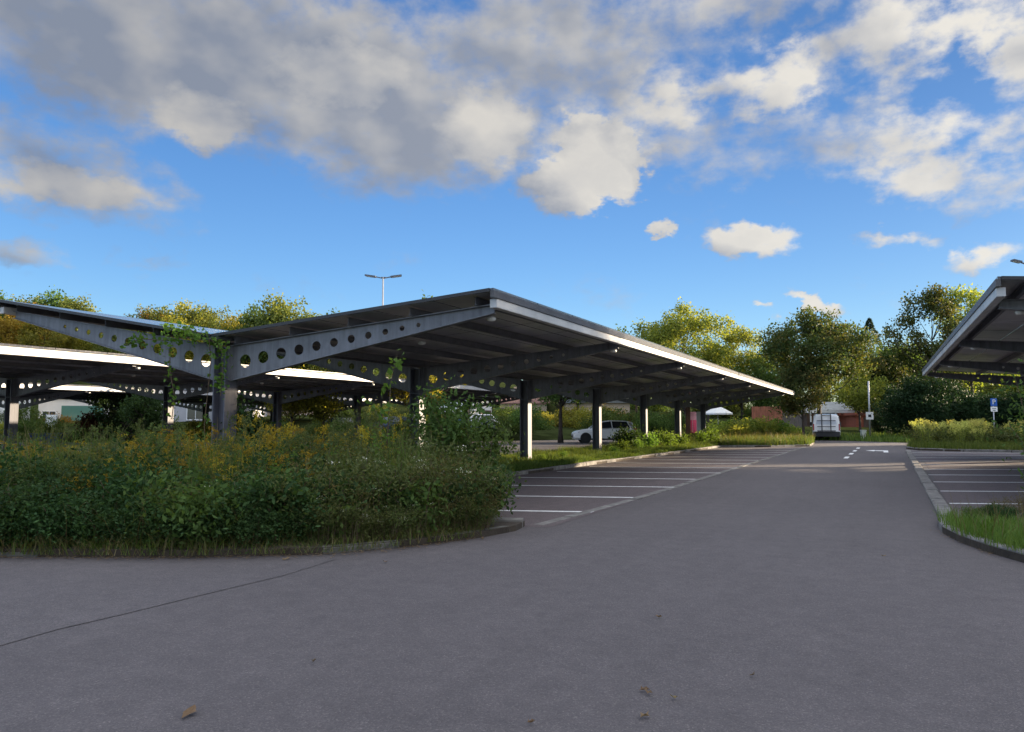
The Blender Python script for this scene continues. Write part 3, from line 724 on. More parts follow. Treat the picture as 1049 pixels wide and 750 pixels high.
def carport(name, label, xc, posts, y0, y1, wl, wr, zv, sl, sr, skew, group, near_beam_extra=0.0, gutters=(True, True), high=False):
    root = thing(name, label, 'carport', (xc, posts[0], 0), 0, group)
    oy = posts[0]
    def prot(mbk, nm, mat, **k): return mbk.build(nm, mat, root, **k)
    HB = 0.22            # roof build-up over the beam
    first_post = None; beams = {}
    for i, py in enumerate(posts):
        y = py - oy
        if first_post is None:
            mb = MB(); zt = zv - HB + 0.0
            mb.box(-.155, -.130, -.15, .15, 0.0, zt); mb.box(.130, .155, -.15, .15, 0.0, zt); mb.box(-.130, .130, -.009, .009, 0.0, zt)
            mb.box(-.128, .128, -.14, .14, zt - .018, zt - 0.001)
            mb.box(-.128, .128, -.14, .14, zt - .66, zt - .64)
            mb.box(-.24, .24, -.22, .22, .02, .045)
            first_post = prot(mb, 'post', M['steel']); o = first_post
        else:
            o = first_post.copy(); COL.objects.link(o); o.parent = root
        o.location = (0, y, 0)
        for side, wdt, s in ((-1, wl, sl), (1, wr, sr)):
            if wdt <= 0: continue
            if side not in beams:
                mb = MB(); x0 = side * 0.157; x1 = side * (wdt - .15)
                zt0 = zv - HB + s * .157; zt1 = zv - HB + s * (wdt - .15); zb0 = zt0 - .64; zb1 = zt1 - .13
                holes = [(0.055 + .077 * k - .0009 * k * k, 0.122 - .0083 * k) for k in range(11)]
                holed_web(mb, (x0, skew * x0), (x1, skew * x1), zt0, zt1, zb0, zb1, holes)
                mb.bar((x0, skew * x0, zt0 + .008), (x1, skew * x1, zt1 + .008), .15, .014)
                mb.bar((x0, skew * x0, zb0 - .008), (x1, skew * x1, zb1 - .008), .15, .014)
                mb.box(*sorted((x0, x0 + side * .02)), skew * x0 - .12, skew * x0 + .12, zb0, zt0)
                o = prot(mb, 'beam', M['galv']); beams[side] = o
            else:
                o = beams[side].copy(); COL.objects.link(o); o.parent = root
            o.location = (0, y, 0)
    for side, wdt, s in ((-1, wl, sl), (1, wr, sr)):
        if wdt <= 0: continue
        npur = 5; pur = None
        for k in range(npur):
            x = side * (0.35 + (wdt - .75) * k / (npur - 1)); z = zv - HB + .018 + s * abs(x)
            mb = MB(); ya = y0 - oy + skew * x + .18; yb = y1 - oy + skew * x - .1
            mb.box(x - .03, x + .03, ya, yb, z, z + .008); mb.box(x - .03, x + .03, ya, yb, z + .128, z + .136); mb.box(x - .004, x + .004, ya, yb, z + .008, z + .128)
            prot(mb, 'purlin', M['purlin'])
        # module field
        mb = MB(); nm = int(wdt / 1.04); mw = wdt / nm
        ln = 1.70; ny = int((y1 - y0) / ln); ln = (y1 - y0) / ny
        for a in range(nm):
            for b in range(ny):
                xa = side * (mw * a + .012); xb = side * (mw * (a + 1) - .012)
                if xa > xb: xa, xb = xb, xa
                ya = y0 - oy + ln * b + .012; yb = ya + ln - .024
                za, zb = zv + s * abs(xa), zv + s * abs(xb)
                B = [(xa, ya + skew * xa, za - .045), (xb, ya + skew * xb, zb - .045), (xb, yb + skew * xb, zb - .045), (xa, yb + skew * xa, za - .045)]
                T = [(p[0], p[1], p[2] + .042) for p in B]
                mb.cur = 1; mb.add(B, [(3, 2, 1, 0)]); mb.cur = 0
                mb.add(B + T, [(4, 5, 6, 7), (0, 1, 5, 4), (1, 2, 6, 5), (2, 3, 7, 6), (3, 0, 4, 7)])
        prot(mb, 'solar_roof', [M['pv'], M['pv_back']])
        # dark ribbed fascia and white gutter along the outer edge
        x = side * (wdt - .01); z = zv + s * wdt; ya = y0 - oy + skew * x; yb = y1 - oy + skew * x
        mb = MB(); xo = side * (wdt + .02); xi = side * (wdt - .05)
        mb.box(min(xo, xi), max(xo, xi), ya - .02, yb + .02, z - (.08 if high else .16), z - .048)
        prot(mb, 'edge_fascia', M['fascia'])
        if gutters[0 if side < 0 else 1]:
            mb = MB(); xo = side * (wdt + .0); xi = side * (wdt - .13)
            xa, xb = min(xo, xi), max(xo, xi)
            mb.box(xa, xb, ya + .12, yb - .05, z - .31, z - (.083 if high else .163))
            prot(mb, 'gutter', M['gutter'], bevel=.012)
        # end trims
        for yy, sg in ((y0, -1), (y1, 1)):
            mb = MB(); xa, xb = side * .02, side * (wdt - .06)
            za, zb = zv + s * abs(xa), zv + s * abs(xb)
            ya_, yb_ = yy - oy + skew * xa + sg * .01, yy - oy + skew * xb + sg * .01
            mb.bar((xa, ya_, za - .03), (xb, yb_, zb - .03), .03, .055)
            prot(mb, 'roof_trim', M['blackplastic'])
        # under-roof lamps
        mb = MB(); mb.lathe([(0.02, 0.04), (.07, .035), (.085, 0.0), (.07, -.03), (.02, -.042)], 14)
        lamp0 = None
        for i, py in enumerate(posts):
            for fr, dy in ((.45, 2.6), (.93, .35)):
                xx = side * wdt * fr
                zz = zv - HB + s * abs(xx) - (0.0 if fr < .6 else .15)
                if lamp0 is None:
                    lamp0 = prot(mb, 'ceiling_lamp', M['lampglass'], smooth=True); o = lamp0
                else:
                    o = lamp0.copy(); COL.objects.link(o); o.parent = root
                o.location = (xx, py - oy + skew * xx + dy, zz)
                if py + dy > y1 - .3: o.location.y = y1 - oy - .5
    # valley gutter
    mb = MB(); mb.box(-.14, .14, y0 - oy, y1 - oy, zv - .10, zv - .055); prot(mb, 'valley_gutter', M['purlin'])
    return root

P1 = [10.35, 16.9, 23.7, 31.0, 38.2, 45.5, 52.8]
SKEW = 0.115
carport('solar_carport', 'long solar carport in the middle with a white front gutter running toward the van', -11.0, P1, 10.0, 57.0, 5.6, 5.5, 3.04, .172, .098, SKEW, 'solar carports')
P2 = [9.9 + 6.65 * i for i in range(7)]
carport('solar_carport', 'solar carport behind the goldenrods at left, its sunlit gutter glaring white', -28.0, P2, 8.6, 53.0, 5.7, 5.7, 3.16, .10, .085, SKEW, 'solar carports', high=True)
P3 = [20.0 + 7.0 * i for i in range(6)]
carport('solar_carport', 'farthest solar carport at left, seen low beneath the one with the glaring gutter', -45.5, P3, 18.6, 58.0, 5.7, 5.7, 2.95, .09, .085, SKEW, 'solar carports', high=True)
P0 = [15.6 + 7.1 * i for i in range(4)]
carport('solar_carport', 'solar carport cut by the right picture edge, standing beside the lane', 8.9, P0, 14.5, 38.0, 7.2, 5.6, 3.16, .075, .09, 0.10, 'solar carports')

# ------------------------------------------------------------------ plants
def crown_tree(name, label, seed, H, Rr, ht, nleaf, leaf, mat, nblob=46, trunk_r=.16, group=None, fork=False, spread=1.0, flat=1.0, blobr=(.17, .32), cat='tree'):
    rng = np.random.default_rng(seed); root = thing(name, label, cat, group=group)
    zc = (H + ht) / 2; hz = (H - ht) / 2
    u = unit(rng.normal(size=(nblob, 3))); rad = rng.uniform(.35, 1.0, nblob) ** .5
    B = u * rad[:, None] * np.array([Rr * .80, Rr * .80, hz * .82]) * np.array([1, 1, flat])
    # lumps make the outline uneven
    lump = 1 + .28 * np.sin(3 * np.arctan2(u[:, 1], u[:, 0]) + rng.uniform(0, 6)) * rng.uniform(.4, 1, nblob) + .12 * rng.normal(size=nblob)
    B[:, :2] *= lump[:, None]; B[:, 2] += zc
    br = rng.uniform(*blobr, nblob) * Rr
    # wood
    mb = MB(); bend = rng.normal(size=2) * .04 * H
    def axis(z): t = z / H; return np.array([bend[0] * t * t, bend[1] * t * t, z])
    nseg = 7; zt = ht + hz * 1.1
    pts = [axis(zt * i / nseg) for i in range(nseg + 1)]
    rd = [trunk_r * (1.35 if i == 0 else 1.0) * (1 - .8 * i / nseg) for i in range(nseg + 1)]
    mb.tube(pts, rd, 8)
    order = rng.permutation(nblob)[:min(nblob, 34)]
    for k in order:
        b = B[k]; hz0 = max(ht * (.55 if fork else .85), b[2] - .55 * np.hypot(b[0], b[1]) - .2 * hz); hz0 = min(hz0, zt * .95)
        a = axis(hz0); mid = (a + b) / 2; mid[2] -= .08 * np.linalg.norm(b - a); mid += rng.normal(size=3) * .04 * Rr
        r0 = trunk_r * .36 * (1 - .5 * hz0 / zt)
        mb.tube([a, mid, b], [r0, r0 * .6, r0 * .15], 5, cap=False)
        for q in range(3):
            e = b + rng.normal(size=3) * br[k] * .6; s_ = mid + (b - mid) * rng.uniform(.2, .8)
            mb.tube([s_, (s_ + e) / 2 + rng.normal(size=3) * .03 * Rr, e], [r0 * .3, r0 * .2, r0 * .08], 4, cap=False)
    mb.build('trunk', M['bark'], root, smooth=True)
    # leaves: clustered twigs in every clump
    wts = br ** 2; cnt = np.maximum(8, (1.6 * nleaf * wts / wts.sum())).astype(int)
    Cs = []
    for k in range(nblob):
        m = cnt[k]; ntw = max(4, m // 16); tw = unit(rng.normal(size=(ntw, 3))) * (rng.uniform(.2, 1.0, ntw) ** .45)[:, None] * br[k] * np.array([1.1, 1.1, .8])
        idx = rng.integers(0, ntw, m); Cs.append(B[k] + tw[idx] + rng.normal(size=(m, 3)) * leaf * 1.05)
    Cc = np.concatenate(Cs)
    V, F = leaves(Cc, leaf * .80, rng, .72, droop=.25)
    np_obj('crown', V, F, mat, root)
    return root

def shrub(name, label, seed, H, Rr, nleaf, leaf, mat, group=None, stems=9, aspect=.5, flowers=None, stemmat=None, cat='shrub', open_=.35):
    rng = np.random.default_rng(seed); root = thing(name, label, cat, group=group)
    mb = MB(); Cs = []; tips = []
    for s in range(stems):
        th = rng.uniform(0, 6.283); rr = Rr * rng.uniform(.1, 1) ** .6; hh = H * rng.uniform(.6, 1.0) * (1 - .22 * (rr / Rr) ** 2)
        base = np.array([math.cos(th) * rr * .3, math.sin(th) * rr * .3, 0]); tip = np.array([math.cos(th) * rr, math.sin(th) * rr, hh])
        mid = base * .45 + tip * .55; mid[2] += .12 * H; mid[:2] *= .75
        P = [base, (base + mid) / 2 + rng.normal(size=3) * .02, mid, (mid + tip) / 2 + rng.normal(size=3) * .03, tip]
        mb.tube(P, [.010, .009, .007, .005, .002], 4, cap=False); tips.append(tip)
        m = nleaf // stems; t = rng.uniform(.12, 1, m) ** .8
        P = np.array(P); idx = np.minimum((t * 4).astype(int), 3); fr = (t * 4 - idx)[:, None]
        c = P[idx] * (1 - fr) + P[idx + 1] * fr
        ntw = 14; twd = rng.normal(size=(ntw, 3)) * open_ * Rr * np.array([1, 1, .6]); which = rng.integers(0, ntw, m)
        ts = np.clip(rng.uniform(.2, 1, m), 0, 1)[:, None]
        c = c + twd[which] * ts + rng.normal(size=(m, 3)) * leaf * .9
        c[:, 2] = np.abs(c[:, 2]) + .02; Cs.append(c)
    mb.build('stems', stemmat or M['stembrown'], root)
    V, F = leaves(np.concatenate(Cs), leaf, rng, aspect, droop=.2); np_obj('foliage', V, F, mat, root)
    if flowers:
        n_, sz, fm = flowers; T = []
        for k in range(n_):
            tp = tips[rng.integers(0, len(tips))] + rng.normal(size=3) * .08 * Rr
            T.append(tp + rng.normal(size=(14, 3)) * np.array([.05, .05, .02]))
        V, F = leaves(np.concatenate(T), sz, rng, .9); np_obj('flowers', V, F, fm, root)
    return root

def goldenrod(seed, H, nst=7, label='', group=None, fm='gold', leafm='lf_weed'):
    rng = np.random.default_rng(seed); root = thing('goldenrod_plant', label, 'wildflower', group=group)
    mb = MB(); LC = []; LA = []; FC = []
    for s in range(nst):
        th = rng.uniform(0, 6.283); hh = H * rng.uniform(.72, 1.05); d = np.array([math.cos(th), math.sin(th), 0])
        base = d * rng.uniform(.02, .2); lean = d * rng.uniform(.05, .28) * hh
        P = [base + lean * (t ** 1.6) + np.array([0, 0, hh * t]) for t in (0, .35, .7, 1)]
        mb.tube(P, [.006, .005, .004, .002], 4, cap=False)
        P = np.array(P); m = 34
        t = rng.uniform(.12, .9, m); x = base + lean * (t ** 1.6)[:, None] + np.array([0, 0, 1.0]) * (hh * t)[:, None]
        a = rng.uniform(0, 6.283, m); ax = np.stack([np.cos(a), np.sin(a), rng.uniform(-.2, .5, m)], 1)
        LC.append(x + ax * .05); LA.append(ax)
        top = P[-1]; nb = 7
        for b in range(nb):
            a = rng.uniform(0, 6.283); ln = rng.uniform(.07, .17); z0 = -rng.uniform(0, .24)
            q = rng.uniform(0, 1, 16); arch = np.stack([np.cos(a) * ln * q, np.sin(a) * ln * q, z0 + .10 * np.sin(q * 2.4)], 1)
            FC.append(top + arch + rng.normal(size=(16, 3)) * .012)
    mb.build('stems', M['stem'], root)
    V, F = leaves(np.concatenate(LC), .10, rng, .2, axis=np.concatenate(LA) * 1.6); np_obj('foliage', V, F, M[leafm], root)
    V, F = leaves(np.concatenate(FC), .0245, rng, .8); np_obj('flowers', V, F, M[fm], root)
    return root

def bearing(x, y): return 524.5 + 774.0 * (x * RGT[0] + y * RGT[1]) / (x * FWD[0] + y * FWD[1])
# positions along the front bed: a point on its kerb (by bearing) plus depth behind it
FR = np.array([(-12, 3.5), (-9.5, 4.58), (-8.53, 4.99), (-7.53, 5.41), (-6.6, 5.87), (-5.5, 6.6), (-4.93, 7.44), (-4.5, 8.42)])
FPX = np.array([-330, -90, 0, 100, 200, 330, 420, 500])
def bedpt(px, depth):
    x = np.interp(px, FPX, FR[:, 0]); y = np.interp(px, FPX, FR[:, 1])
    d = np.array([px - 524.5, 774.0]); d = d / np.linalg.norm(d); wdir = RGT * d[0] + FWD * d[1]
    return float(x + wdir[0] * depth), float(y + wdir[1] * depth)
rb = random.Random(21)
# dark brambles hugging the kerb
br_p = [shrub('bramble_shrub', 'dark green bramble sprawling over the front kerb', 100 + k, .95, .62, 2600, .06, M['lf_dark'], 'brambles along the front kerb', 13, .55, open_=.44) for k in range(3)]
k = 0
for px in range(-110, 330, 36):
    x, y = bedpt(px + rb.uniform(-10, 10), .62 + rb.uniform(-.05, .3)); place(br_p[k % 3], USED, (x, y, .07), rb.uniform(0, 6), (.95, .95, rb.uniform(.5, .85))); k += 1
for px in range(-100, 330, 48):
    x, y = bedpt(px + rb.uniform(-10, 10), 1.45 + rb.uniform(-.1, .3)); place(br_p[k % 3], USED, (x, y, .07), rb.uniform(0, 6), (1, 1, rb.uniform(.6, 1.05)), group='brambles along the front kerb'); k += 1
for px in range(-110, 320, 27):
    x, y = bedpt(px + rb.uniform(-10, 10), .30 + rb.uniform(-.04, .12)); place(br_p[k % 3], USED, (x, y, .03), rb.uniform(0, 6), (.62, .62, rb.uniform(.42, .62))); k += 1
# mixed weeds toward the right tip of the bed
wd_p = [shrub('weed_shrub', 'loose grey-green weed bush at the right tip of the front bed', 120 + k, 1.15, .55, 1300, .06, M['lf_weed'], 'weed bushes at the tip of the front bed', 14, .38, flowers=(3, .022, M['flowerwhite']), open_=.34) for k in range(3)]
wb_p = [shrub('weed_shrub', 'browning weed bush among the green ones at the bed tip', 130 + k, 1.1, .5, 1000, .05, M['lf_brown'], 'browning weeds of the front bed', 14, .35, open_=.34) for k in range(2)]
k = 0
for (px, dp, s) in [(335, .6, .85), (362, .8, .95), (388, .55, .85), (412, .8, .95), (438, .55, .85), (462, .7, .9), (485, .5, .78), (505, .55, .68), (345, 1.6, .95), (380, 1.7, .95), (418, 1.6, .92), (452, 1.5, 1.0),
                    (480, 1.2, .9), (497, 1.3, .78), (360, 2.6, .95), (395, 2.6, .95), (445, 2.3, 1.1), (468, 2.1, 1.0), (300, .6, .8), (240, .55, .7)]:
    x, y = bedpt(px, dp); place(wd_p[k % 3], USED, (x, y, .07), rb.uniform(0, 6), s); k += 1
k = 0
for (px, dp, s) in [(350, .45, .75), (425, .6, .8), (475, .75, .85), (495, .8, .8), (300, 1.3, .9), (260, 1.0, .8), (455, 1.1, .9), (200, .6, .7), (505, .9, .7), (514, .38, .5), (524, .62, .5), (500, .3, .5), (478, .3, .55), (450, .28, .5)]:
    x, y = bedpt(px, dp); place(wb_p[k % 2], USED, (x, y, .07), rb.uniform(0, 6), s); k += 1
for i, px in enumerate(range(322, 512, 13)):
    x, y = bedpt(px + rb.uniform(-4, 4), rb.uniform(.16, .36)); place(wd_p[i % 3], USED, (x, y, .05), rb.uniform(0, 6), (.5, .5, rb.uniform(.28, .5)))
eb_p = [shrub('leafy_weed', 'broad-leaved green weed low at the front of the bed', 126 + k, .8, .42, 650, .09, M[('lf_mid', 'lf_dark')[k]], 'broad-leaved weeds of the front bed', 9, .5, open_=.4) for k in range(2)]
for i in range(40):
    px = rb.uniform(140, 512); x, y = bedpt(px, rb.uniform(.25, 1.6)); place(eb_p[i % 2], USED, (x, y, .07), rb.uniform(0, 6), rb.uniform(.55, 1.05))
# goldenrods behind
gr_p = [goldenrod(140 + k, 1.22, 8, 'yellow goldenrod stems flowering above the dark brambles', 'goldenrods of the front bed') for k in range(4)]
k = 0
for i in range(66):
    px = rb.uniform(-90, 395); dp = rb.uniform(1.7, 6.2)
    if px > 330 and dp < 2.2: continue
    if 205 < px < 245 and rb.random() < .4: continue
    x, y = bedpt(px, dp); place(gr_p[k % 4], USED, (x, y, .07), rb.uniform(0, 6), rb.uniform(.58, .98)); k += 1
for i in range(30):
    px = rb.uniform(-70, 340); dp = rb.uniform(3.2, 6.6)
    x, y = bedpt(px, dp); place(gr_p[k % 4], USED, (x, y, .07), rb.uniform(0, 6), rb.uniform(.8, 1.0)); k += 1
tw_p = [goldenrod(150 + k, 1.3, 8, 'tall leafy green weed standing among the goldenrods', 'tall green weeds of the front bed', 'lf_weed', ('lf_mid', 'lf_weed', 'lf_bright')[k]) for k in range(3)]
for i in range(74):
    px = rb.uniform(-90, 430); dp = rb.uniform(1.0, 5.6)
    x, y = bedpt(px, dp); place(tw_p[i % 3], USED, (x, y, .07), rb.uniform(0, 6), rb.uniform(.5, .9))
for i in range(20):
    px = rb.uniform(-60, 330); dp = rb.uniform(1.1, 2.0)
    x, y = bedpt(px, dp); place(gr_p[k % 4], USED, (x, y, .07), rb.uniform(0, 6), rb.uniform(.5, .8)); k += 1
for i in range(16):
    px = rb.uniform(-60, 470); x, y = bedpt(px, rb.uniform(1.6, 4.2)); place(tw_p[i % 3] if i % 4 else gr_p[i % 4], USED, (x, y, .07), rb.uniform(0, 6), (.75, .75, rb.uniform(1.02, 1.2)))
# singles
x, y = bedpt(466, 2.7)
place(shrub('elder_shrub', 'big pale-leaved elder shrub rising in front of the second post', 160, 2.0, .85, 3200, .085, M['lf_mid'], None, 16, .5, flowers=(2, .02, M['flowerwhite']), open_=.34), USED, (x, y, .07))
x, y = bedpt(497, 2.0)
place(shrub('elder_shrub', 'low leafy elder shrub beside the first parking line', 162, 1.45, .5, 1700, .075, M['lf_mid'], None, 12, .5, open_=.34), USED, (x, y, .07))
x, y = bedpt(392, 3.0)
sap = thing('sapling', 'thin leafy sapling reaching up before the carport roof', 'sapling', (x, y, .07))
rng = np.random.default_rng(170); mb = MB(); LC = []
for (dx, dz, hh) in [(.10, 0, 2.42), (-.13, 0, 1.75)]:
    P = [(0, 0, 0), (dx * .4, .03, hh * .5), (dx * .9, .02, hh * .8), (dx * 2.2, 0, hh)]
    mb.tube(P, [.014, .011, .007, .003], 5, cap=False)
    t = rng.uniform(.4, 1, 34); P = np.array(P); ii = np.minimum((t * 3).astype(int), 2); fr = (t * 3 - ii)[:, None]
    LC.append(P[ii] * (1 - fr) + P[ii + 1] * fr + rng.normal(size=(34, 3)) * np.array([.07, .07, .05]))
mb.build('stems', M['stembrown'], sap); V, F = leaves(np.concatenate(LC), .11, rng, .7, droop=.3); np_obj('foliage', V, F, M['lf_bright'], sap)
# the planting is lower toward its left end
for o in list(COL.objects):
    if o.get('category') == 'wildflower' and o.location.y < 14 and o.location.x < -3:
        b_ = bearing(o.location.x, o.location.y)
        o.scale.z *= .82 + .18 * min(1, max(0, (b_ - 60) / 200))
# small dark tree behind the first post
x, y = ph(254, 14.5)
place(shrub('dark_shrub', 'tall dark shrub just right of the nearest carport post', 163, 2.0, .45, 1700, .085, M['lf_dark'], None, 12, .6, open_=.34), USED, (x, y, .07))
x, y = ph(178, 12.6)
place(shrub('dark_shrub', 'rounded shrub with yellowing tips left of the nearest post', 164, 1.35, .75, 2200, .07, M['lf_mid'], None, 16, .5, flowers=(6, .03, M['gold']), open_=.34), USED, (x, y, .07))

# grasses and ground cover of the beds
def grass(name, poly, n, h, w_, mat, seed, zb=.08, lean=.4, keep=None):
    rng = np.random.default_rng(seed); X, Y = scatter(poly, n, rng)
    if keep is not None:
        kk = keep(X, Y); X, Y = X[kk], Y[kk]
    cl = np.sin(X * 2.1 + 1) * np.sin(Y * 1.7) + .6 * np.sin(X * 5.1) * np.sin(Y * 4.3 + 2)
    hh = h * (1 + .35 * cl)
    V, F = blades(np.stack([X, Y, np.full(len(X), zb)], 1), hh, w_, rng, lean)
    return tag(np_obj(name, V, F, mat), kind='stuff')
FB = [bedpt(p, .16) for p in (-100, 0, 100, 200, 330, 420, 500, 520)] + [bedpt(p, 1.5) for p in (500, 420, 330, 200, 100, 0, -100)]
FBK = [bedpt(p, -.10) for p in (-100, 0, 100, 200, 330, 400, 470, 505)] + [bedpt(p, .30) for p in (505, 470, 400, 330, 200, 100, 0, -100)]
grass('grass', FBK, 3000, .18, .004, M['grass'], 30, .03, 1.3)
grass('grass', FBK, 2600, .2, .004, M['grassdry'], 29, .03, 1.3)
grass('grass', FB, 3000, .36, .004, M['grass'], 31, .07, .9)
grass('grass', FB, 2000, .5, .004, M['grassdry'], 32, .07, .6)
FB2 = [bedpt(p, 1.3) for p in (-100, 0, 100, 200, 330, 420, 490)] + [bedpt(p, 6.5) for p in (430, 330, 200, 100, 0, -100)]
grass('grass', FB2, 5000, .85, .005, M['grassdry'], 45, .07, .4)
grass('grass', FB2, 22000, .75, .006, M['grass'], 33, .07, .35)
STR = [(-8.85, 9.5), (-8.85, 17.5), (-8.7, 23.2), (-8.45, 27.5), (-8.2, 34.2), (-8.0, 42.2), (-9.2, 47.8), (-13.2, 47.8), (-13.2, 14)]
grass('grass', STR, 42000, .17, .008, M['grass'], 34, .07, .6)
grass('grass', [(-8.85, 17), (-8.7, 23.2), (-8.3, 34), (-9.3, 34), (-9.8, 17)], 15000, .16, .007, M['grass'], 44, .07, .6)
grass('grass', BEDF, 30000, .34, .012, M['grass'], 35, .08, .35)
grass('grass', BEDF, 4000, .5, .010, M['grassdry'], 36, .08, .35)
grass('grass', BEDR, 16000, .30, .012, M['grass'], 37, .08, .35)
grass('grass', BEDN, 90000, .17, .005, M['grassbright'], 38, .08, .6)
grass('grass', BEDN, 2500, .42, .004, M['grassdry'], 39, .08, .4)
BACK = [(-62, 58), (-40, 59), (-8, 60), (-3, 60), (10, 49.5), (30, 49.2), (40, 70), (20, 85), (-30, 85), (-62, 75)]
grass('grass', BACK, 40000, .35, .03, M['grass'], 40, 0.0, .4)

# low leafy plants on the strip under the carport and bright clumps where the sun reaches
lp_p = [shrub('low_shrub', 'bright low shrub on the grass strip between the carport posts', 200 + k, .85, .6, 700, .10, M['lf_bright'], 'low shrubs on the grass strip', 9, .6, open_=.4) for k in range(2)]
for i, (px, d, s) in enumerate([(640, 33.0, .6), (655, 35.5, .6), (668, 36.5, .9), (684, 38.5, .85), (700, 40, .8), (676, 41, 1.0), (716, 44, .9), (628, 31.0, .4), (578, 27, .35), (556, 25, .35), (730, 46, 1.0), (662, 40, .8)]):
    x, y = ph(px, d); place(lp_p[i % 2], USED, (x, y, .07), rb.uniform(0, 6), s)
x, y = ph(642, 37.5)
place(shrub('dark_shrub', 'dark rounded shrub hiding the white hatchback\'s tail', 210, 1.0, .72, 1400, .12, M['lf_dark'], None, 14, .6, open_=.36), USED, (x, y, .07))
for i in range(16):
    px = rb.uniform(985, 1062); x, y = ph(px, rb.uniform(10.1, 11.2)); place(eb_p[i % 2], USED, (x, y, .07), rb.uniform(0, 6), rb.uniform(.14, .27), 'broad-leaved green weed in the grass by the right kerb', 'weeds in the right verge')
# far bed
fb_p = [shrub('meadow_shrub', 'pale green leafy bush in the bed before the parasol', 220 + k, 1.3, 1.1, 900, .16, M['lf_bright' if k else 'lf_light'], 'leafy bushes of the far bed', 12, .6, open_=.36) for k in range(2)]
for i, (px, d, s) in enumerate([(730, 60, 1.0), (742, 62, 1.1), (756, 60, 1.15), (768, 62, 1.2), (782, 61, 1.2), (796, 62, 1.15), (760, 56, .8), (722, 57, .8), (806, 63, .8), (815, 64, .7), (712, 58, .9)]):
    x, y = ph(px, d); place(fb_p[i % 2], USED, (x, y, .0), rb.uniform(0, 6), s)
# far right bed with pale flower spikes
gp_p = [goldenrod(230 + k, 1.25, 12, 'pale yellow flowering weeds in the bed beyond the right bays', 'flowering weeds of the right bed', 'flowerpale', 'lf_light') for k in range(2)]
for i in range(44):
    px = rb.uniform(936, 1075); d = rb.uniform(39.5, 46); x, y = ph(px, d)
    if x < 1.5: continue
    place(gp_p[i % 2], USED, (x, y, .08), rb.uniform(0, 6), rb.uniform(.7, 1.15))
mw_p = shrub('meadow_shrub', 'low mid-green shrub in the bed beyond the right bays', 240, 1.0, .9, 800, .12, M['lf_weed'], 'low shrubs of the right bed', 12, .5, open_=.36)
for i, (px, d) in enumerate([(946, 41.5), (960, 42), (975, 41.2), (990, 41.6), (1005, 41), (1020, 41), (1036, 40.5), (1052, 40.5), (950, 44), (970, 45), (1000, 44), (1030, 44)]):
    x, y = ph(px, d); place(mw_p, USED, (x, y, .08), rb.uniform(0, 6), rb.uniform(.8, 1.1))
# right edge shrub close to the viewer
x, y = ph(1059, 11.3)
place(shrub('leafy_shrub', 'leafy shrub at the right picture edge with dangling twigs', 245, 2.4, .55, 520, .085, M['lf_mid'], None, 10, .45, open_=.4), USED, (x, y, .08))
for i, (px, d, s) in enumerate([(1020, 10.9, .28), (1040, 10.6, .36), (1056, 11.2, .42)]):
    x, y = ph(px, d); place(wb_p[i % 2], USED, (x, y, .08), rb.uniform(0, 6), s, 'dry weed stalk standing in the grass beside the right kerb', 'dry weeds by the right kerb')

# ---- trees
def tput(root, px, d, rz=0.0, s=1.0, z=0.0):
    x, y = ph(px, d); root.location = (x, y, z); root.rotation_euler = (0, 0, rz); root.scale = (s, s, s); return root
tput(crown_tree('maple_tree', 'big dark round-crowned tree standing over the parked van', 300, 9.9, 4.3, 3.5, 15000, .24, M['lf_centre'], 64, .20, fork=True, blobr=(.15, .27)), 838, 58)
tput(crown_tree('small_tree', 'small low-forked tree just left of the van', 301, 5.8, 2.3, 1.7, 4000, .22, M['lf_centre'], 28, .12, fork=True), 822, 56.5)
tput(crown_tree('maple_tree', 'broad yellow-green tree rising above the carport roof left of the van', 302, 13.0, 4.9, 2.4, 14000, .25, M['lf_light'], 60, .2, blobr=(.15, .28)), 702, 70)
tput(crown_tree('maple_tree', 'narrower pale tree between the yellow-green one and the dark round one', 303, 12.3, 3.3, 2.0, 8000, .25, M['lf_light'], 40, .17), 760, 76)
tput(crown_tree('maple_tree', 'lower green tree behind the carport end', 304, 9.3, 3.0, 1.2, 6500, .25, M['lf_mid'], 40, .17), 790, 72)
tput(crown_tree('maple_tree', 'tall airy tree left of the right carport roof', 305, 15.7, 4.4, 2.4, 7500, .30, M['lf_centre'], 40, .2, blobr=(.13, .23)), 957, 74)
tput(crown_tree('maple_tree', 'tall yellow-topped tree behind the right carport roof', 306, 16.4, 4.0, 2.6, 7500, .30, M['lf_light'], 40, .2, blobr=(.13, .24)), 996, 76)
tput(crown_tree('maple_tree', 'mid-height green tree between the conifer and the airy tree', 307, 11.0, 3.6, 1.5, 8000, .30, M['lf_mid'], 44, .18), 915, 82)
tput(crown_tree('maple_tree', 'yellowing low tree behind the sign post', 308, 6.6, 2.7, 2.2, 4200, .22, M['lf_light'], 34, .13), 880, 72)
tput(crown_tree('maple_tree', 'shadowy tree beneath the conifer top', 309, 9.6, 3.3, 1.5, 6500, .30, M['lf_centre'], 36, .18), 893, 80)
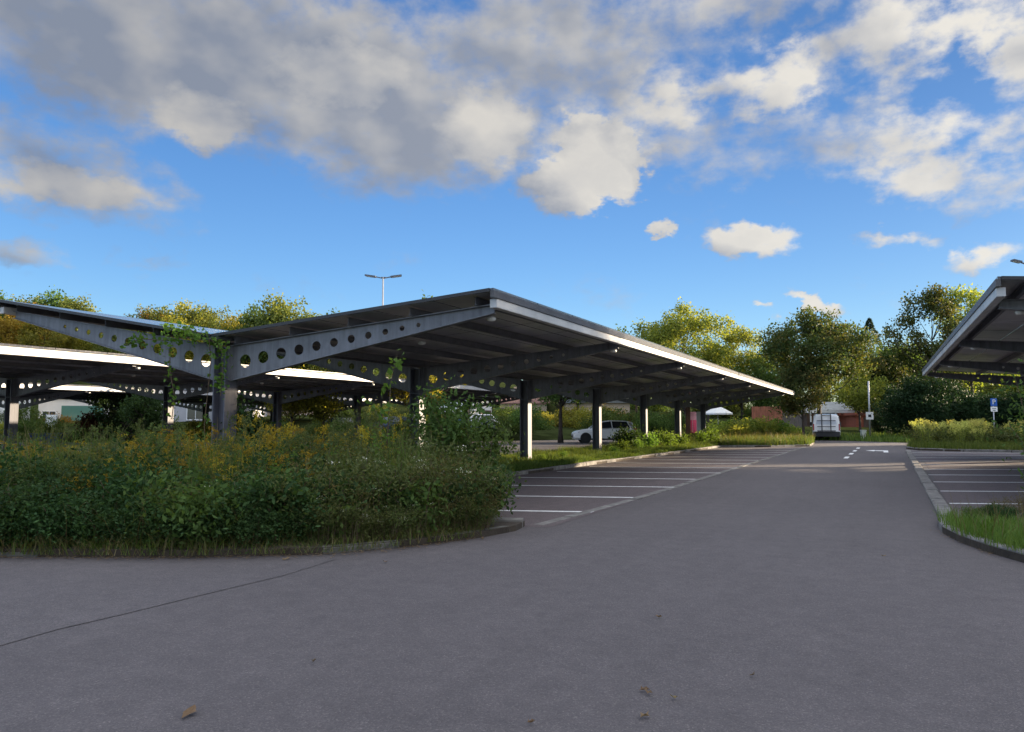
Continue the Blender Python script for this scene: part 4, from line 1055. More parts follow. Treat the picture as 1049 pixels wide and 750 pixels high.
# conifer
con = thing('conifer_tree', 'slim pointed conifer top peeping over the trees right of the van', 'tree', (*ph(893, 92), 0))
rng = np.random.default_rng(12); mb = MB(); mb.tube([(0, 0, 0), (0, 0, 7), (0, 0, 13.9)], [.22, .14, .02], 7); mb.build('trunk', M['bark'], con, smooth=True)
z = rng.uniform(.08, 1, 5000) ** .8; rr = np.minimum((.01 + 1 - z) * 8.5, 3.0) * (0.75 + .25 * (np.sin(z * 60) * .5 + .5)) * rng.uniform(.25, 1, 5000) ** .5; a = rng.uniform(0, 6.283, 5000)
V, F = leaves(np.stack([np.cos(a) * rr, np.sin(a) * rr, z * 14.0 - rr * .25], 1), .34, rng, .3, axis=np.stack([np.cos(a), np.sin(a), -.3 + 0 * a], 1) * 1.4); np_obj('crown', V, F, M['lf_conifer'], con)
# dense dark evergreens right of the lane end
ev_p = [crown_tree('evergreen_shrub', 'dense dark evergreen at the end of the lane', 320 + k, 5.2, 2.5, .1, 9000, .20, M['lf_ever'], 60, .14, 'dense evergreens at the lane end', blobr=(.22, .36), cat='shrub') for k in range(2)]
for i, (px, d, s) in enumerate([(945, 58, 1.0), (968, 60, .92), (928, 66, .95), (990, 62, .8), (1012, 60, .72), (1036, 59, .72), (1060, 58, .8), (978, 66, .9), (912, 70, .45), (902, 74, .45)]):
    x, y = ph(px, d); place(ev_p[i % 2], USED, (x, y, 0), rb.uniform(0, 6), s)
# behind the carport on the left side: car-park trees under and over the roof line
tput(crown_tree('car_park_tree', 'tree with a straight dark trunk seen between the second and third posts', 330, 6.3, 2.9, 2.3, 6000, .20, M['lf_mid'], 40, .17), 574, 50)
tput(crown_tree('car_park_tree', 'tree behind the second post with a pale bent trunk', 331, 6.0, 2.2, 2.0, 3500, .19, M['lf_yellow'], 30, .16, fork=True), 441, 42)
tput(crown_tree('car_park_tree', 'yellowish tree with a maroon trunk beneath the left carport', 332, 4.9, 2.0, 1.5, 3500, .17, M['lf_yellow'], 30, .13), 300, 47)
tput(crown_tree('car_park_tree', 'low dark round tree beneath the far left roofs', 333, 3.9, 2.2, .4, 5000, .18, M['lf_dark'], 40, .13), 128, 47)
tput(crown_tree('car_park_tree', 'small dark tree near the pale house', 334, 3.2, 1.2, .8, 2500, .16, M['lf_dark'], 26, .1), 148, 42)
tput(crown_tree('car_park_tree', 'copper-leaved small tree left of the dark round tree', 335, 2.2, 1.0, .3, 1500, .16, M['lf_copper'], 24, .08), 97, 52)
tput(crown_tree('car_park_tree', 'young tree with thin trunk among the goldenrods far back', 336, 4.2, 1.3, 1.2, 2000, .16, M['lf_yellow'], 24, .09), 332, 40)
bs_p = [crown_tree('garden_shrub', 'rounded garden bush beyond the white hatchback', 340 + k, 3.0, 2.0, .1, 2600, .2, M[('lf_yellow', 'lf_mid', 'lf_orange')[k]], 34, .08, 'garden bushes behind the car park', cat='shrub', blobr=(.22, .36)) for k in range(3)]
GB = [(520, 70, 1), (545, 66, 1), (560, 72, 0), (585, 70, 0), (600, 68, 0), (618, 72, 2), (632, 68, 1), (645, 72, 2), (660, 70, 1), (672, 66, 1), (685, 72, 0), (535, 60, 1), (612, 62, 1), (470, 75, 1), (500, 58, 1), (690, 68, 1), (435, 72, 0), (395, 76, 0), (350, 70, 1), (30, 64, 1), (60, 66, 2)]
GLAB = {0: 'yellow-green garden bush far behind the carport posts', 1: 'green garden bush far behind the carport posts', 2: 'orange-tinged garden bush far behind the carport posts'}
GB += [(-20 + 23 * i + rb.uniform(-6, 6), rb.uniform(52, 60), rb.choice((0, 1, 1, 2))) for i in range(22)]
for (px, d, kk) in GB:
    x, y = ph(px, d); place(bs_p[kk], USED, (x, y, 0), rb.uniform(0, 6), rb.uniform(.7, 1.05) * (1 if d > 60 else .55), GLAB[kk], 'garden bushes behind the car park')
# tree tops over the roof line
tt_p = [crown_tree('distant_tree', 'distant green tree whose top shows over the carport roof', 350 + k, 13.0, 3.4, 3.0, 3200, .42, M[('lf_mid', 'lf_centre')[k]], 34, .2, 'distant trees over the middle roof', blobr=(.16, .30)) for k in range(2)]
for i, (px, d, s, lb) in enumerate([(592, 92, 1.05, 'first small tree top right of the roof peak'), (612, 94, 1.06, 'second small tree top right of the roof peak'), (635, 96, 1.03, 'third small tree top right of the roof peak'), (355, 95, 1.22, 'tree top just left of the twin street lamp'), (437, 90, 1.27, 'bushy tree top poking over the roof right of the street lamp'), (652, 92, .95, 'tree top beside the broad yellow-green tree'), (725, 90, .9, 'tree top between the two pale trees')]):
    x, y = ph(px, d); place(tt_p[i % 2], USED, (x, y, 0), rb.uniform(0, 6), s, lb)
# hill trees
ht_p = [crown_tree('hill_tree', 'rounded tree on the sunlit hill behind the left carports', 360 + k, 12.0, 4.6, 1.5, 5200, .42, M[('lf_hill', 'lf_orange', 'lf_mid', 'lf_yellow')[k]], 44, .25, 'trees on the hill', blobr=(.18, .32)) for k in range(4)]
HT = [(-10, 128, 296, 2), (14, 132, 298, 0), (30, 120, 306, 1), (52, 128, 293, 2), (66, 124, 300, 0), (84, 124, 312, 2), (6, 112, 318, 1), (44, 112, 316, 3), (146, 118, 308, 0), (133, 116, 318, 1), (160, 120, 314, 1), (188, 116, 306, 3), (205, 116, 313, 0), (222, 118, 309, 0), (240, 114, 318, 3), (264, 108, 309, 2), (298, 106, 298, 0), (286, 104, 312, 2), (318, 104, 314, 0), (340, 106, 318, 2), (176, 108, 322, 3), (120, 112, 328, 0), (100, 118, 326, 3), (372, 100, 322, 2)]
HL = {0: 'olive-green', 1: 'orange-brown', 2: 'dark green', 3: 'yellow-green'}
for (px, d, ytop, kk) in HT:
    x, y = ph(px, d); zt = CAM_H + d * (431 - ytop) / 774.0; zb = hill_z(x, y); s = (zt - zb) / 12.0
    if s < .75: zb = zt - 9.5; s = 9.5 / 12
    place(ht_p[kk], USED, (x, y, min(zb, hill_z(x, y))), rb.uniform(0, 6), (min(s, 1.15), min(s, 1.15), (zt - min(zb, hill_z(x, y))) / 12.0 * 1.0), HL[kk] + ' rounded tree on the sunlit hill behind the left carports', 'trees on the hill')

for i in range(46):
    px = -120 + i * 28 + rb.uniform(-8, 8); d = rb.uniform(98, 122); kk = rb.choice((0, 0, 2, 2, 3))
    if 840 < px < 870: d = 125
    x, y = ph(px, d); sh = rb.uniform(.42, .60) * (1.7 if px > 940 else 1); place(ht_p[kk], USED, (x, y, 0), rb.uniform(0, 6), (sh * 1.25, sh * 1.25, sh), HL[kk] + ' tree in the belt along the far edge of the car park', 'trees along the far edge')
# unseen trees and hedge added beyond the right carport to shade the foreground
sh_p = crown_tree('unseen_shade_tree', 'dense tall tree added out of view to shade the foreground', 380, 12.5, 4.4, .3, 11000, .36, M['lf_mid'], 80, .22, 'added shade trees right of the car park', blobr=(.2, .34))
dirS = np.array([math.sin(R(SUN_AZ)), math.cos(R(SUN_AZ))]); dirQ = np.array([math.cos(R(SUN_AZ)), -math.sin(R(SUN_AZ))])
p = dirQ * -13.7 + dirS * 63; place(sh_p, USED, (p[0], p[1], 0), 1.0, (.58, .58, 1.2))
p = dirQ * -12.6 + dirS * 67; place(sh_p, USED, (p[0], p[1], 0), 2.0, (.8, .8, 1.2))
for q in [-11.4, -7.8, -4.5, -.5, 3.5, 8, 12.5, 17, 22, 27]:
    p = dirQ * q + dirS * (64 + (q * 7 % 3)); place(sh_p, USED, (p[0], p[1], 0), rb.uniform(0, 6), (1.1, 1.1, rb.uniform(1.2, 1.3)))
for q in [-10.5, -6, -1.5, 4, 10]:
    p = dirQ * q + dirS * (54 + (q * 5 % 3)); place(ev_p[0], USED, (p[0], p[1], 0), rb.uniform(0, 6), 1.0, 'dense dark evergreen added out of view to shade the foreground', 'added shade hedge right of the car park')
for q in [-20.8, -22.6, -24.6, -27.0, -29.4]:
    p = dirQ * q + dirS * 56; place(ev_p[1], USED, (p[0], p[1], 0), rb.uniform(0, 6), (1.05, 1.05, 1.28), 'dense dark evergreen beyond the right carport, added to block low sun', 'added shade hedge right of the car park')

# climbing vine on the first post
vine = thing('climbing_vine', 'green climbing vine draped over the top of the nearest post', 'vine', (-11.0, 10.2, 0))
rng = np.random.default_rng(77); mb = MB(); LC = []
paths = [[(-.05, -.2, 0.1), (-.1, -.22, 1.4), (0.02, -.22, 2.5), (.05, -.3, 2.95)], [(.02, -.25, 2.9), (-.5, -.35, 2.98), (-1.0, -.4, 2.95), (-1.6, -.45, 3.0), (-2.0, -.45, 2.9)],
         [(.02, -.25, 2.95), (.28, -.2, 2.7), (.30, -.2, 2.3), (.26, -.2, 1.9)], [(.0, -.4, 3.02), (-.25, -.5, 3.1), (-.55, -.45, 3.12), (-.9, -.5, 3.2)], [(-.9, -.35, 2.9), (-.95, -.3, 2.4), (-.8, -.3, 1.9), (-.85, -.3, 1.5)]]
for i, P in enumerate(paths):
    mb.tube(P, .008, 4, cap=False); P = np.array(P); m = (40, 150, 110, 90, 60)[i]; t = rng.uniform(0, 1, m) * (len(P) - 1); ii = np.minimum(t.astype(int), len(P) - 2); fr = (t - ii)[:, None]
    LC.append(P[ii] * (1 - fr) + P[ii + 1] * fr + rng.normal(size=(m, 3)) * np.array([.09, .05, .07]))
mb.build('stems', M['stembrown'], vine); V, F = leaves(np.concatenate(LC), .085, rng, .8, droop=.3); np_obj('foliage', V, F, M['lf_bright'], vine)

# ------------------------------------------------------------------ vehicles
def wheel(parent, x, y, r=.315, wdt=.2, side=1):
    mb = MB(); mb.lathe([(r * .62, -wdt / 2), (r * .96, -wdt / 2), (r, -wdt * .3), (r, wdt * .3), (r * .96, wdt / 2), (r * .62, wdt / 2)], 24, 'Y')
    o = mb.build('wheel', M['rubber'], parent, smooth=False, loc=(x, y, r))
    mb = MB(); yo = side * wdt * .42
    mb.lathe([(.03, yo), (r * .16, yo), (r * .18, yo - side * .02)], 14, 'Y')
    for k in range(5):
        a = 2 * math.pi * k / 5; mb.bar((0, yo - side * .01, 0), (math.cos(a) * r * .6, yo - side * .01, math.sin(a) * r * .6), .07, .05, (0, 1, 0))
    mb.lathe([(r * .58, yo - side * .02), (r * .66, yo), (r * .66, yo - side * .03), (r * .58, yo - side * .05)], 24, 'Y')
    mb.build('rim', M['rim'], o)
    return o
def car(label, paint, loc, rz, kind='hatch', group=None):
    root = thing('parked_car', label, 'car', loc, rz, group); hw = .88
    # body shell: stations along x (front +x), each a rounded section up to the belt
    if kind == 'hatch': ST = [(2.08, .34, .58, .62), (2.0, .24, .70, .76), (1.75, .21, .80, .85), (1.2, .20, .90, .88), (.75, .20, .95, .89), (0, .20, .97, .89), (-1.0, .20, .99, .89), (-1.6, .21, 1.0, .88), (-1.95, .26, .98, .82), (-2.04, .34, .9, .74)]
    else: ST = [(2.25, .34, .58, .62), (2.15, .24, .70, .76), (1.85, .21, .78, .85), (1.2, .20, .88, .88), (.75, .20, .93, .89), (0, .20, .95, .89), (-1.0, .20, .97, .89), (-1.7, .21, .98, .88), (-2.15, .26, .95, .82), (-2.25, .36, .88, .74)]
    mb = MB(); secs = []
    for (x, zb, zt, w_) in ST:
        secs.append([(x, -w_ * .86, zb), (x, -w_, zb + .12), (x, -w_, zt - .22), (x, -w_ * .95, zt - .06), (x, -w_ * .82, zt), (x, w_ * .82, zt), (x, w_ * .95, zt - .06), (x, w_, zt - .22), (x, w_, zb + .12), (x, w_ * .86, zb)])
    mb.loft(secs)
    # roof shell and pillars
    RF = [(.85, .93, .74), (.15, 1.40, .62), (-.4, 1.47, .60), (-1.2, 1.45, .60), (-1.75, 1.36, .58), (-1.98, 1.0, .70)] if kind == 'hatch' else [(.85, .91, .74), (.1, 1.37, .62), (-.4, 1.43, .60), (-1.0, 1.41, .60), (-1.5, 1.26, .60), (-2.0, .96, .70)]
    secs = [[(x, -w_, z - .05), (x, -w_ * .9, z), (x, w_ * .9, z), (x, w_, z - .05)] for (x, z, w_) in RF]; mb.loft(secs)
    for s in (-1, 1):
        for (xa, za, ya, xb, zb_, yb) in [(.90, .95, .80, .15, 1.38, .62), (-.45, .97, .82, -.40, 1.43, .61), (-1.65, 1.0, .80, -1.45, 1.40, .60), (-1.98, .98, .72, -1.75, 1.33, .58)]:
            mb.bar((xa, s * ya, za - .02), (xb, s * yb, zb_), .05, .07)
    mb.build('body', M[paint], root, smooth=False, bevel=0)
    # glazing
    for s in (-1, 1):
        mb = MB(); mb.add([(.80, s * .815, .96), (-.42, s * .82, .985), (-.40, s * .625, 1.40), (.14, s * .63, 1.355)], [(0, 1, 2, 3)]); mb.add([(-.50, s * .82, .985), (-1.62, s * .80, 1.01), (-1.45, s * .615, 1.37), (-.46, s * .625, 1.40)], [(0, 1, 2, 3)])
        mb.build('side_window', M['glass'], root)
        mb = MB(); mb.hexa([(.72, s * .88, .98), (.62, s * .88, .98), (.62, s * 1.03, .98), (.72, s * 1.03, .98)], [(.72, s * .90, 1.10), (.62, s * .88, 1.12), (.62, s * 1.02, 1.12), (.72, s * 1.0, 1.10)]); mb.build('mirror', M[paint], root)
        wheel(root, 1.28, s * .80, side=s); wheel(root, -1.30, s * .80, side=s)
        for xx in (1.28, -1.30):
            mb = MB(); mb.lathe([(.36, s * .893), (.36, s * .885)], 22, 'Y', (xx, 0, .33)); mb.build('wheel_arch', M['blackplastic'], root)
        xf = ST[1][0]
        mb = MB(); mb.hexa([(xf + .02, s * .45, .60), (xf - .28, s * .86, .66), (xf - .30, s * .86, .74), (xf - .02, s * .45, .68)], [(xf + .0, s * .47, .64), (xf - .26, s * .875, .70), (xf - .32, s * .85, .77), (xf - .10, s * .45, .74)]); mb.build('headlight', M['clearlens'], root)
        xr = ST[-1][0]
        mb = MB(); mb.box(xr - .012, xr + .2, min(s * .55, s * .80), max(s * .55, s * .80), .80, .96); mb.build('taillight', M['redlens'], root)
        mb = MB()
        for hx in (-.32, -1.32): mb.box(hx - .08, hx + .08, min(s * .885, s * .91), max(s * .885, s * .91), .80, .825)
        mb.build('door_handle', M[paint], root)
        mb = MB(); mb.box(-.95, .93, min(s * .86, s * .9), max(s * .86, s * .9), .20, .30); mb.build('sill', M['blackplastic'], root)
    mb = MB(); mb.add([(.86, -.70, .955), (.86, .70, .955), (.18, .58, 1.395), (.18, -.58, 1.395)], [(0, 1, 2, 3)]); mb.build('windscreen', M['glass'], root, loc=(.012, 0, .008))
    mb = MB(); xr = -1.98 if kind == 'hatch' else -2.0; zr = RF[-1][1]
    mb.add([(xr, -.62, zr + .02), (xr, .62, zr + .02), (RF[-2][0], .52, RF[-2][1] - .03), (RF[-2][0], -.52, RF[-2][1] - .03)], [(0, 1, 2, 3)]); mb.build('rear_window', M['glass'], root, loc=(-.014, 0, .008))
    mb = MB(); xf = ST[0][0]; mb.box(xf - .05, xf + .012, -.45, .45, .36, .48); mb.build('grille', M['blackplastic'], root)
    mb = MB(); mb.box(xf + .013, xf + .02, -.26, .26, .47, .56); mb.build('number_plate', M['plate'], root)
    return root
CARROT = YAW + math.pi          # cars stand in the far bays, nose towards the left
x, y = ph(618, 50); car('white hatchback parked nose left between the third and fourth posts', 'carwhite', (x, y, 0), CARROT + .02)
x, y = ph(401, 60); car('dark blue car with pale reflections, right of the second post of the middle carport', 'carblue', (x, y, .35), CARROT - .5, 'sedan')
x, y = ph(486, 66); car('silver car partly hidden by the elder shrub', 'carsilver', (x, y, .35), CARROT + 2.2, 'sedan')
x, y = ph(497, 73); car('small white car before the white building\'s brown garage', 'carwhite', (x, y, .6), CARROT + 2.0)
x, y = ph(232, 66); car('dark car seen low behind the nearest post', 'carred', (x, y, .3), CARROT + .3, 'sedan')
x, y = ph(342, 64); car('dark car under the far carport left of the blue one', 'carred', (x, y, .3), CARROT + .2, 'sedan')

# van seen from behind
x, y = ph(845.5, 55.5)
van = thing('parked_van', 'white van seen from behind with a black bicycle rack on its tailgate', 'van', (x, y, 0), YAW - R(22.6) + .02)
# local: +y is forward, rear face at y=0
mb = MB(); secs = []
for (yy, zb, zt, w_) in [(0.0, .42, 1.78, .86), (.06, .34, 1.90, .92), (.5, .30, 1.95, .95), (2.2, .28, 1.97, .95), (3.3, .28, 1.93, .95), (3.7, .28, 1.60, .94), (4.05, .28, 1.22, .93), (4.75, .30, 1.05, .90), (4.88, .40, .92, .82)]:
    m = (zb + zt) / 2
    secs.append([(-w_ * .9, yy, zb), (-w_, yy, zb + .12), (-w_, yy, min(1.05, zt - .2)), (-w_ * .90, yy, zt - .16), (-w_ * .78, yy, zt - .03), (-w_ * .4, yy, zt), (w_ * .4, yy, zt), (w_ * .78, yy, zt - .03), (w_ * .90, yy, zt - .16), (w_, yy, min(1.05, zt - .2)), (w_, yy, zb + .12), (w_ * .9, yy, zb)])
mb.loft(secs); mb.build('body', M['carwhite'], van)
mb = MB(); mb.box(-.91, .91, -.09, .10, .28, .66); mb.build('bumper', M['blackplastic'], van, bevel=.03)
mb = MB(); mb.hexa([(-.70, -.018, 1.18), (.70, -.018, 1.18), (.70, .02, 1.18), (-.70, .02, 1.18)], [(-.64, .012, 1.70), (.64, .012, 1.70), (.64, .05, 1.70), (-.64, .05, 1.70)]); mb.build('rear_window', mat_plain('pale_reflecting_window', (0.60, 0.63, 0.70), 0.15, var=.05), van)  # pale reflection on the rear glass is put into its colour
for s in (-1, 1):
    mb = MB(); mb.box(min(s * .83, s * .91), max(s * .83, s * .91), -.02, .10, .74, 1.22); mb.build('taillight', M['redlens'], van)
    mb = MB(); mb.box(min(s * .97, s * 1.12), max(s * .97, s * 1.12), 3.35, 3.5, 1.05, 1.35); mb.build('mirror', M['blackplastic'], van, bevel=.03)
for s in (-1, 1):
    for yy in (.95, 4.0):
        mb = MB(); mb.lathe([(.2, -.1), (.31, -.1), (.325, -.06), (.325, .06), (.31, .1), (.2, .1)], 22, 'X'); o = mb.build('wheel', M['rubber'], van, loc=(s * .84, yy, .325))
        mb = MB(); mb.lathe([(.05, s * .06), (.2, s * .08), (.21, s * .03)], 16, 'X'); mb.build('rim', M['rim'], o)
mb = MB(); mb.box(-.26, .26, -.028, .0, .72, .83); mb.build('number_plate', M['plate'], van)
rk = MB()
for s in (-1, 1): rk.tube([(s * .30, -.03, 1.93), (s * .30, -.10, 1.80), (s * .30, -.16, 1.2), (s * .30, -.2, .72), (s * .30, -.42, .70)], .035, 6)
for (z, yy) in ((1.86, -.08), (1.45, -.14), (1.02, -.18), (.72, -.24), (.70, -.42)): rk.tube([(-.62 if z < 1.8 else -.32, yy, z), (.62 if z < 1.8 else .32, yy, z)], .03, 6)
rk.build('bicycle_rack', M['blackplastic'], van)

# ------------------------------------------------------------------ street furniture
def lamp_post(label, px, d, H, arms, cat='street lamp'):
    x, y = ph(px, d); r = thing('street_lamp', label, cat, (x, y, 0))
    mb = MB(); mb.tube([(0, 0, 0), (0, 0, 1.2), (0, 0, 1.25), (0, 0, H)], [.10, .10, .075, .05], 10); mb.build('pole', M['signpost'], r, smooth=True)
    for (a, L_) in arms:
        dx, dy = math.cos(a), math.sin(a); mb = MB()
        mb.bar((dx * .05, dy * .05, H - .05), (dx * L_ * .45, dy * L_ * .45, H + .06), .06, .06); mb.bar((dx * L_ * .4, dy * L_ * .4, H + .05), (dx * L_, dy * L_, H + .16), .30, .09)
        h = mb.build('lamp_head', M['purlin'], r)
        mb = MB(); mb.bar((dx * L_ * .5, dy * L_ * .5, H + .012), (dx * L_ * .95, dy * L_ * .95, H + .095), .22, .02); mb.build('lamp_glass', M['lampglass'], h)
    return r
d = 47
lamp_post('tall street lamp with two wing-like heads above the middle carport roof', 391, d, CAM_H + d * (431 - 283) / 774, [(YAW + math.pi - .1, 1.15), (YAW + .15, 1.15), (YAW + 1.7, .9)])
d = 40
lamp_post('street lamp whose head just enters the right picture edge', 1058, d, CAM_H + d * (431 - 268) / 774, [(YAW + math.pi, .75), (YAW, .75)])
def text_mesh(name, body, size, mat, parent, loc, rot, depth=.003):
    c = bpy.data.curves.new(name, 'FONT'); c.body = body; c.size = size; c.align_x = 'CENTER'; c.align_y = 'CENTER'; c.extrude = depth
    o = bpy.data.objects.new(name, c); COL.objects.link(o); o.data.materials.append(mat)
    dg = bpy.context.evaluated_depsgraph_get(); me = bpy.data.meshes.new_from_object(o.evaluated_get(dg)); bpy.data.objects.remove(o)
    m = bpy.data.objects.new(name, me); COL.objects.link(m); m.parent = parent; m.location = loc; m.rotation_euler = rot; return m
x, y = ph(1017, 43.5)
sg = thing('parking_sign', 'blue parking sign over a white plate on a grey pole', 'sign', (x, y, .07), YAW)
mb = MB(); mb.tube([(0, 0, 0), (0, 0, 2.62)], .035, 8); mb.build('pole', M['signpost'], sg, smooth=True)
mb = MB(); mb.box(-.185, .185, -.062, -.04, 2.22, 2.66); b_ = mb.build('sign_panel', M['signblue'], sg); text_mesh('lettering', 'P', .40, M['white'], b_, (0, -.066, 2.44), (math.pi / 2, 0, 0))
mb = MB(); mb.box(-.19, .19, -.062, -.04, 1.90, 2.18); mb.build('sign_plate', M['white'], sg)
mb = MB(); mb.box(-.08, .08, -.066, -.0625, 1.96, 1.99); mb.box(-.12, .12, -.066, -.0625, 2.06, 2.09); mb.build('print', M['blackplastic'], sg)
x, y = ph(1029, 57)
x, y = ph(890, 66)
s2 = thing('sign_post', 'pale pole with a white square sign right of the van', 'sign', (x, y, 0), YAW - .3)
mb = MB(); mb.tube([(0, 0, 0), (0, 0, 4.9)], .07, 8); mb.build('pole', M['signpost'], s2, smooth=True)
mb = MB(); mb.box(-.30, .30, -.10, -.075, 1.55, 2.2); p_ = mb.build('sign_panel', M['white'], s2)
mb = MB(); mb.box(-.12, .12, -.104, -.1005, 1.75, 1.98); mb.build('pictogram', M['blackplastic'], p_)
x, y = ph(883, 60)
bn = thing('utility_box', 'small pale box on the verge beside the pole with the square sign', 'box', (x, y, 0), YAW)
mb = MB(); mb.box(-.18, .18, -.15, .15, .0, .66); mb.build('housing', M['binwhite'], bn, bevel=.02); mb = MB(); mb.box(-.20, .20, -.17, .17, .663, .72); mb.build('lid', M['binwhite'], bn, bevel=.015)
# magenta advertising panel on dark post
x, y = ph(709, 56)
bp_ = thing('banner', 'magenta and lilac banner panel behind the fifth post', 'banner', (x, y, 0), YAW - .2)
mb = MB(); mb.box(-.50, -.16, -.1, .16, 0, 2.6); mb.build('banner_frame', M['browndoor'], bp_)
mb = MB(); mb.box(-.157, .55, -.03, .03, .55, 1.5); mb.build('banner_cloth', M['magenta'], bp_); mb = MB(); mb.box(-.157, .50, -.034, .034, 1.503, 2.1); mb.build('banner_top', M['lilac'], bp_)
mb = MB(); mb.box(-.02, .02, -.0385, -.0305, .62, 1.48); mb.build('stripe', M['lilac'], bp_)
x, y = ph(716, 55)
cb = thing('control_cabinet', 'slim white cabinet right of the magenta banner', 'cabinet', (x, y, 0), YAW - .2)
mb = MB(); mb.box(-.2, .2, -.18, .18, .62, 2.1); mb.build('housing', M['white'], cb, bevel=.02); mb = MB(); mb.box(-.17, .17, -.195, -.181, .75, 1.95); mb.build('door', M['white'], cb); mb = MB(); mb.box(-.17, .17, -.16, .16, 0, .618); mb.build('plinth', M['signpost'], cb)
# parasol
x, y = ph(735, 66)
pa = thing('parasol', 'open white parasol behind the hedge bushes', 'parasol', (x, y, 0))
mb = MB(); mb.tube([(0, 0, 0), (0, 0, 2.75)], .035, 8); mb.build('pole', M['signpost'], pa)
mb = MB(); vs = [(0, 0, 2.8)]; fs = []
for k in range(8):
    a = 2 * math.pi * k / 8; vs.append((math.cos(a) * 1.25, math.sin(a) * 1.25, 2.12))
for k in range(8): vs.append((vs[k + 1][0], vs[k + 1][1], 1.98))
for k in range(8): fs.append((0, 1 + k, 1 + (k + 1) % 8)); fs.append((1 + k, 9 + k, 9 + (k + 1) % 8, 1 + (k + 1) % 8))
mb.add(vs, fs); mb.build('canopy', M['canvas'], pa)
# fences
def slat_fence(label, px0, px1, d, H, mat, pitch=.14, vertical=True):
    x0, y0 = ph(px0, d); x1, y1 = ph(px1, d); r = thing('slat_fence', label, 'fence', (x0, y0, 0), math.atan2(y1 - y0, x1 - x0)); L_ = math.hypot(x1 - x0, y1 - y0)
    mb = MB(); nn = int(L_ / pitch); rr = random.Random(int(px0))
    for i in range(nn):
        hh = H + rr.uniform(-.02, .02); mb.box(i * pitch, i * pitch + pitch * .82, -.015, .015, .08, hh)
    mb.build('slat_panel', mat, r)
    mb = MB(); mb.box(0, L_, .018, .055, H * .25, H * .25 + .08); mb.box(0, L_, .018, .055, H * .78, H * .78 + .08); mb.build('rail', mat, r)
    for i in range(int(L_ / 2.2) + 1):
        mb = MB(); mb.box(i * 2.2, i * 2.2 + .09, .058, .15, 0, H - .1); mb.build('fence_post', mat, r)
    return r
slat_fence('reddish-brown wooden slat fence behind the hedge bushes', 770, 801, 70, 2.75, M['woodred'])
slat_fence('weathered grey board fence between the red one and the van', 801, 822, 72, 2.4, M['woodgrey'])

# ------------------------------------------------------------------ buildings
def house(name, label, px0, px1, d, H, depth, wallm, roofm, windows=(), roof='flat', rz=None, wz=(0.9, 2.1), doors=(), roof_h=1.6, base=0.0):
    x0, y0 = ph(px0, d); x1, y1 = ph(px1, d)
    r = thing(name, label, 'building', (x0, y0, base), math.atan2(y1 - y0, x1 - x0) if rz is None else rz); L_ = math.hypot(x1 - x0, y1 - y0)
    mb = MB(); mb.box(0, L_, 0, depth, -.5, H); mb.build('wall', wallm, r)
    if roof == 'flat':
        mb = MB(); mb.box(-.25, L_ + .25, -.3, depth + .25, H + .003, H + .28); mb.build('roof', roofm, r)
    else:
        mb = MB(); ov = .45
        mb.add([(-ov, -ov, H), (L_ + ov, -ov, H), (L_ + ov, depth + ov, H), (-ov, depth + ov, H), (-ov, depth / 2, H + roof_h), (L_ + ov, depth / 2, H + roof_h)], [(0, 1, 5, 4), (2, 3, 4, 5), (0, 4, 3), (1, 2, 5), (3, 2, 1, 0)])
        ro = mb.build('roof', roofm, r, loc=(0, 0, .003))
        mb = MB(); mb.box(L_ * .3, L_ * .3 + .6, depth * .55, depth * .55 + .6, H + roof_h * .6, H + roof_h + .7); mb.build('chimney', wallm, ro)
    for (fx, ww) in windows:
        mb = MB(); cx_ = L_ * fx
        for (a, b, c_, e) in ((cx_ - ww / 2, cx_ + ww / 2, wz[0], wz[0] + .08), (cx_ - ww / 2, cx_ + ww / 2, wz[1] - .08, wz[1]), (cx_ - ww / 2, cx_ - ww / 2 + .08, wz[0] + .08, wz[1] - .08), (cx_ + ww / 2 - .08, cx_ + ww / 2, wz[0] + .08, wz[1] - .08), (cx_ - .03, cx_ + .03, wz[0] + .08, wz[1] - .08)):
            mb.box(a, b, -.06, -.003, c_, e)
        f = mb.build('window', M['white'], r)
        mb = MB(); mb.box(cx_ - ww / 2 + .08, cx_ + ww / 2 - .08, -.03, -.004, wz[0] + .08, wz[1] - .08); mb.build('pane', M['winglass'], f)
        mb = MB(); mb.box(cx_ - ww / 2 - .08, cx_ + ww / 2 + .08, -.16, -.004, wz[0] - .07, wz[0] - .003); mb.build('sill', M['wallgrey'], f)
    for (fx, ww, hh, dm) in doors:
        mb = MB(); cx_ = L_ * fx; mb.box(cx_ - ww / 2, cx_ + ww / 2, -.04, -.003, 0.02, hh); mb.build('door', dm, r)
    return r
house('apartment_house', 'pale house with white-framed windows behind the nearest post', 138, 240, 66, 4.4, 9, M['wallgrey'], M['roofgrey'], [(.12, 1.5), (.32, 1.5), (.62, 1.6), (.88, 1.5)], 'flat', wz=(1.5, 2.9))
house('garden_wall_house', 'long low beige building in sunshine right of the nearest post', 232, 335, 78, 2.9, 7, M['wallbeige'], M['rooftile'], [(.2, 1.3), (.5, 1.3), (.8, 1.3)], 'gable', wz=(.9, 2.1), roof_h=1.2)
house('pavilion', 'white pavilion with a green glass front at far left', 40, 104, 72, 3.6, 8, M['wallwhite'], M['roofgrey'], [(.15, 1.2)], 'flat', wz=(1.0, 2.4), doors=[(.62, 3.6, 2.9, M['greenglass'])], rz=YAW + .5)
house('white_hall', 'bright white hall at the left picture edge', -30, 22, 62, 4.2, 9, M['wallwhite'], M['roofgrey'], [(.3, 1.4), (.7, 1.4)], 'flat', wz=(1.0, 2.4), rz=YAW + .6)
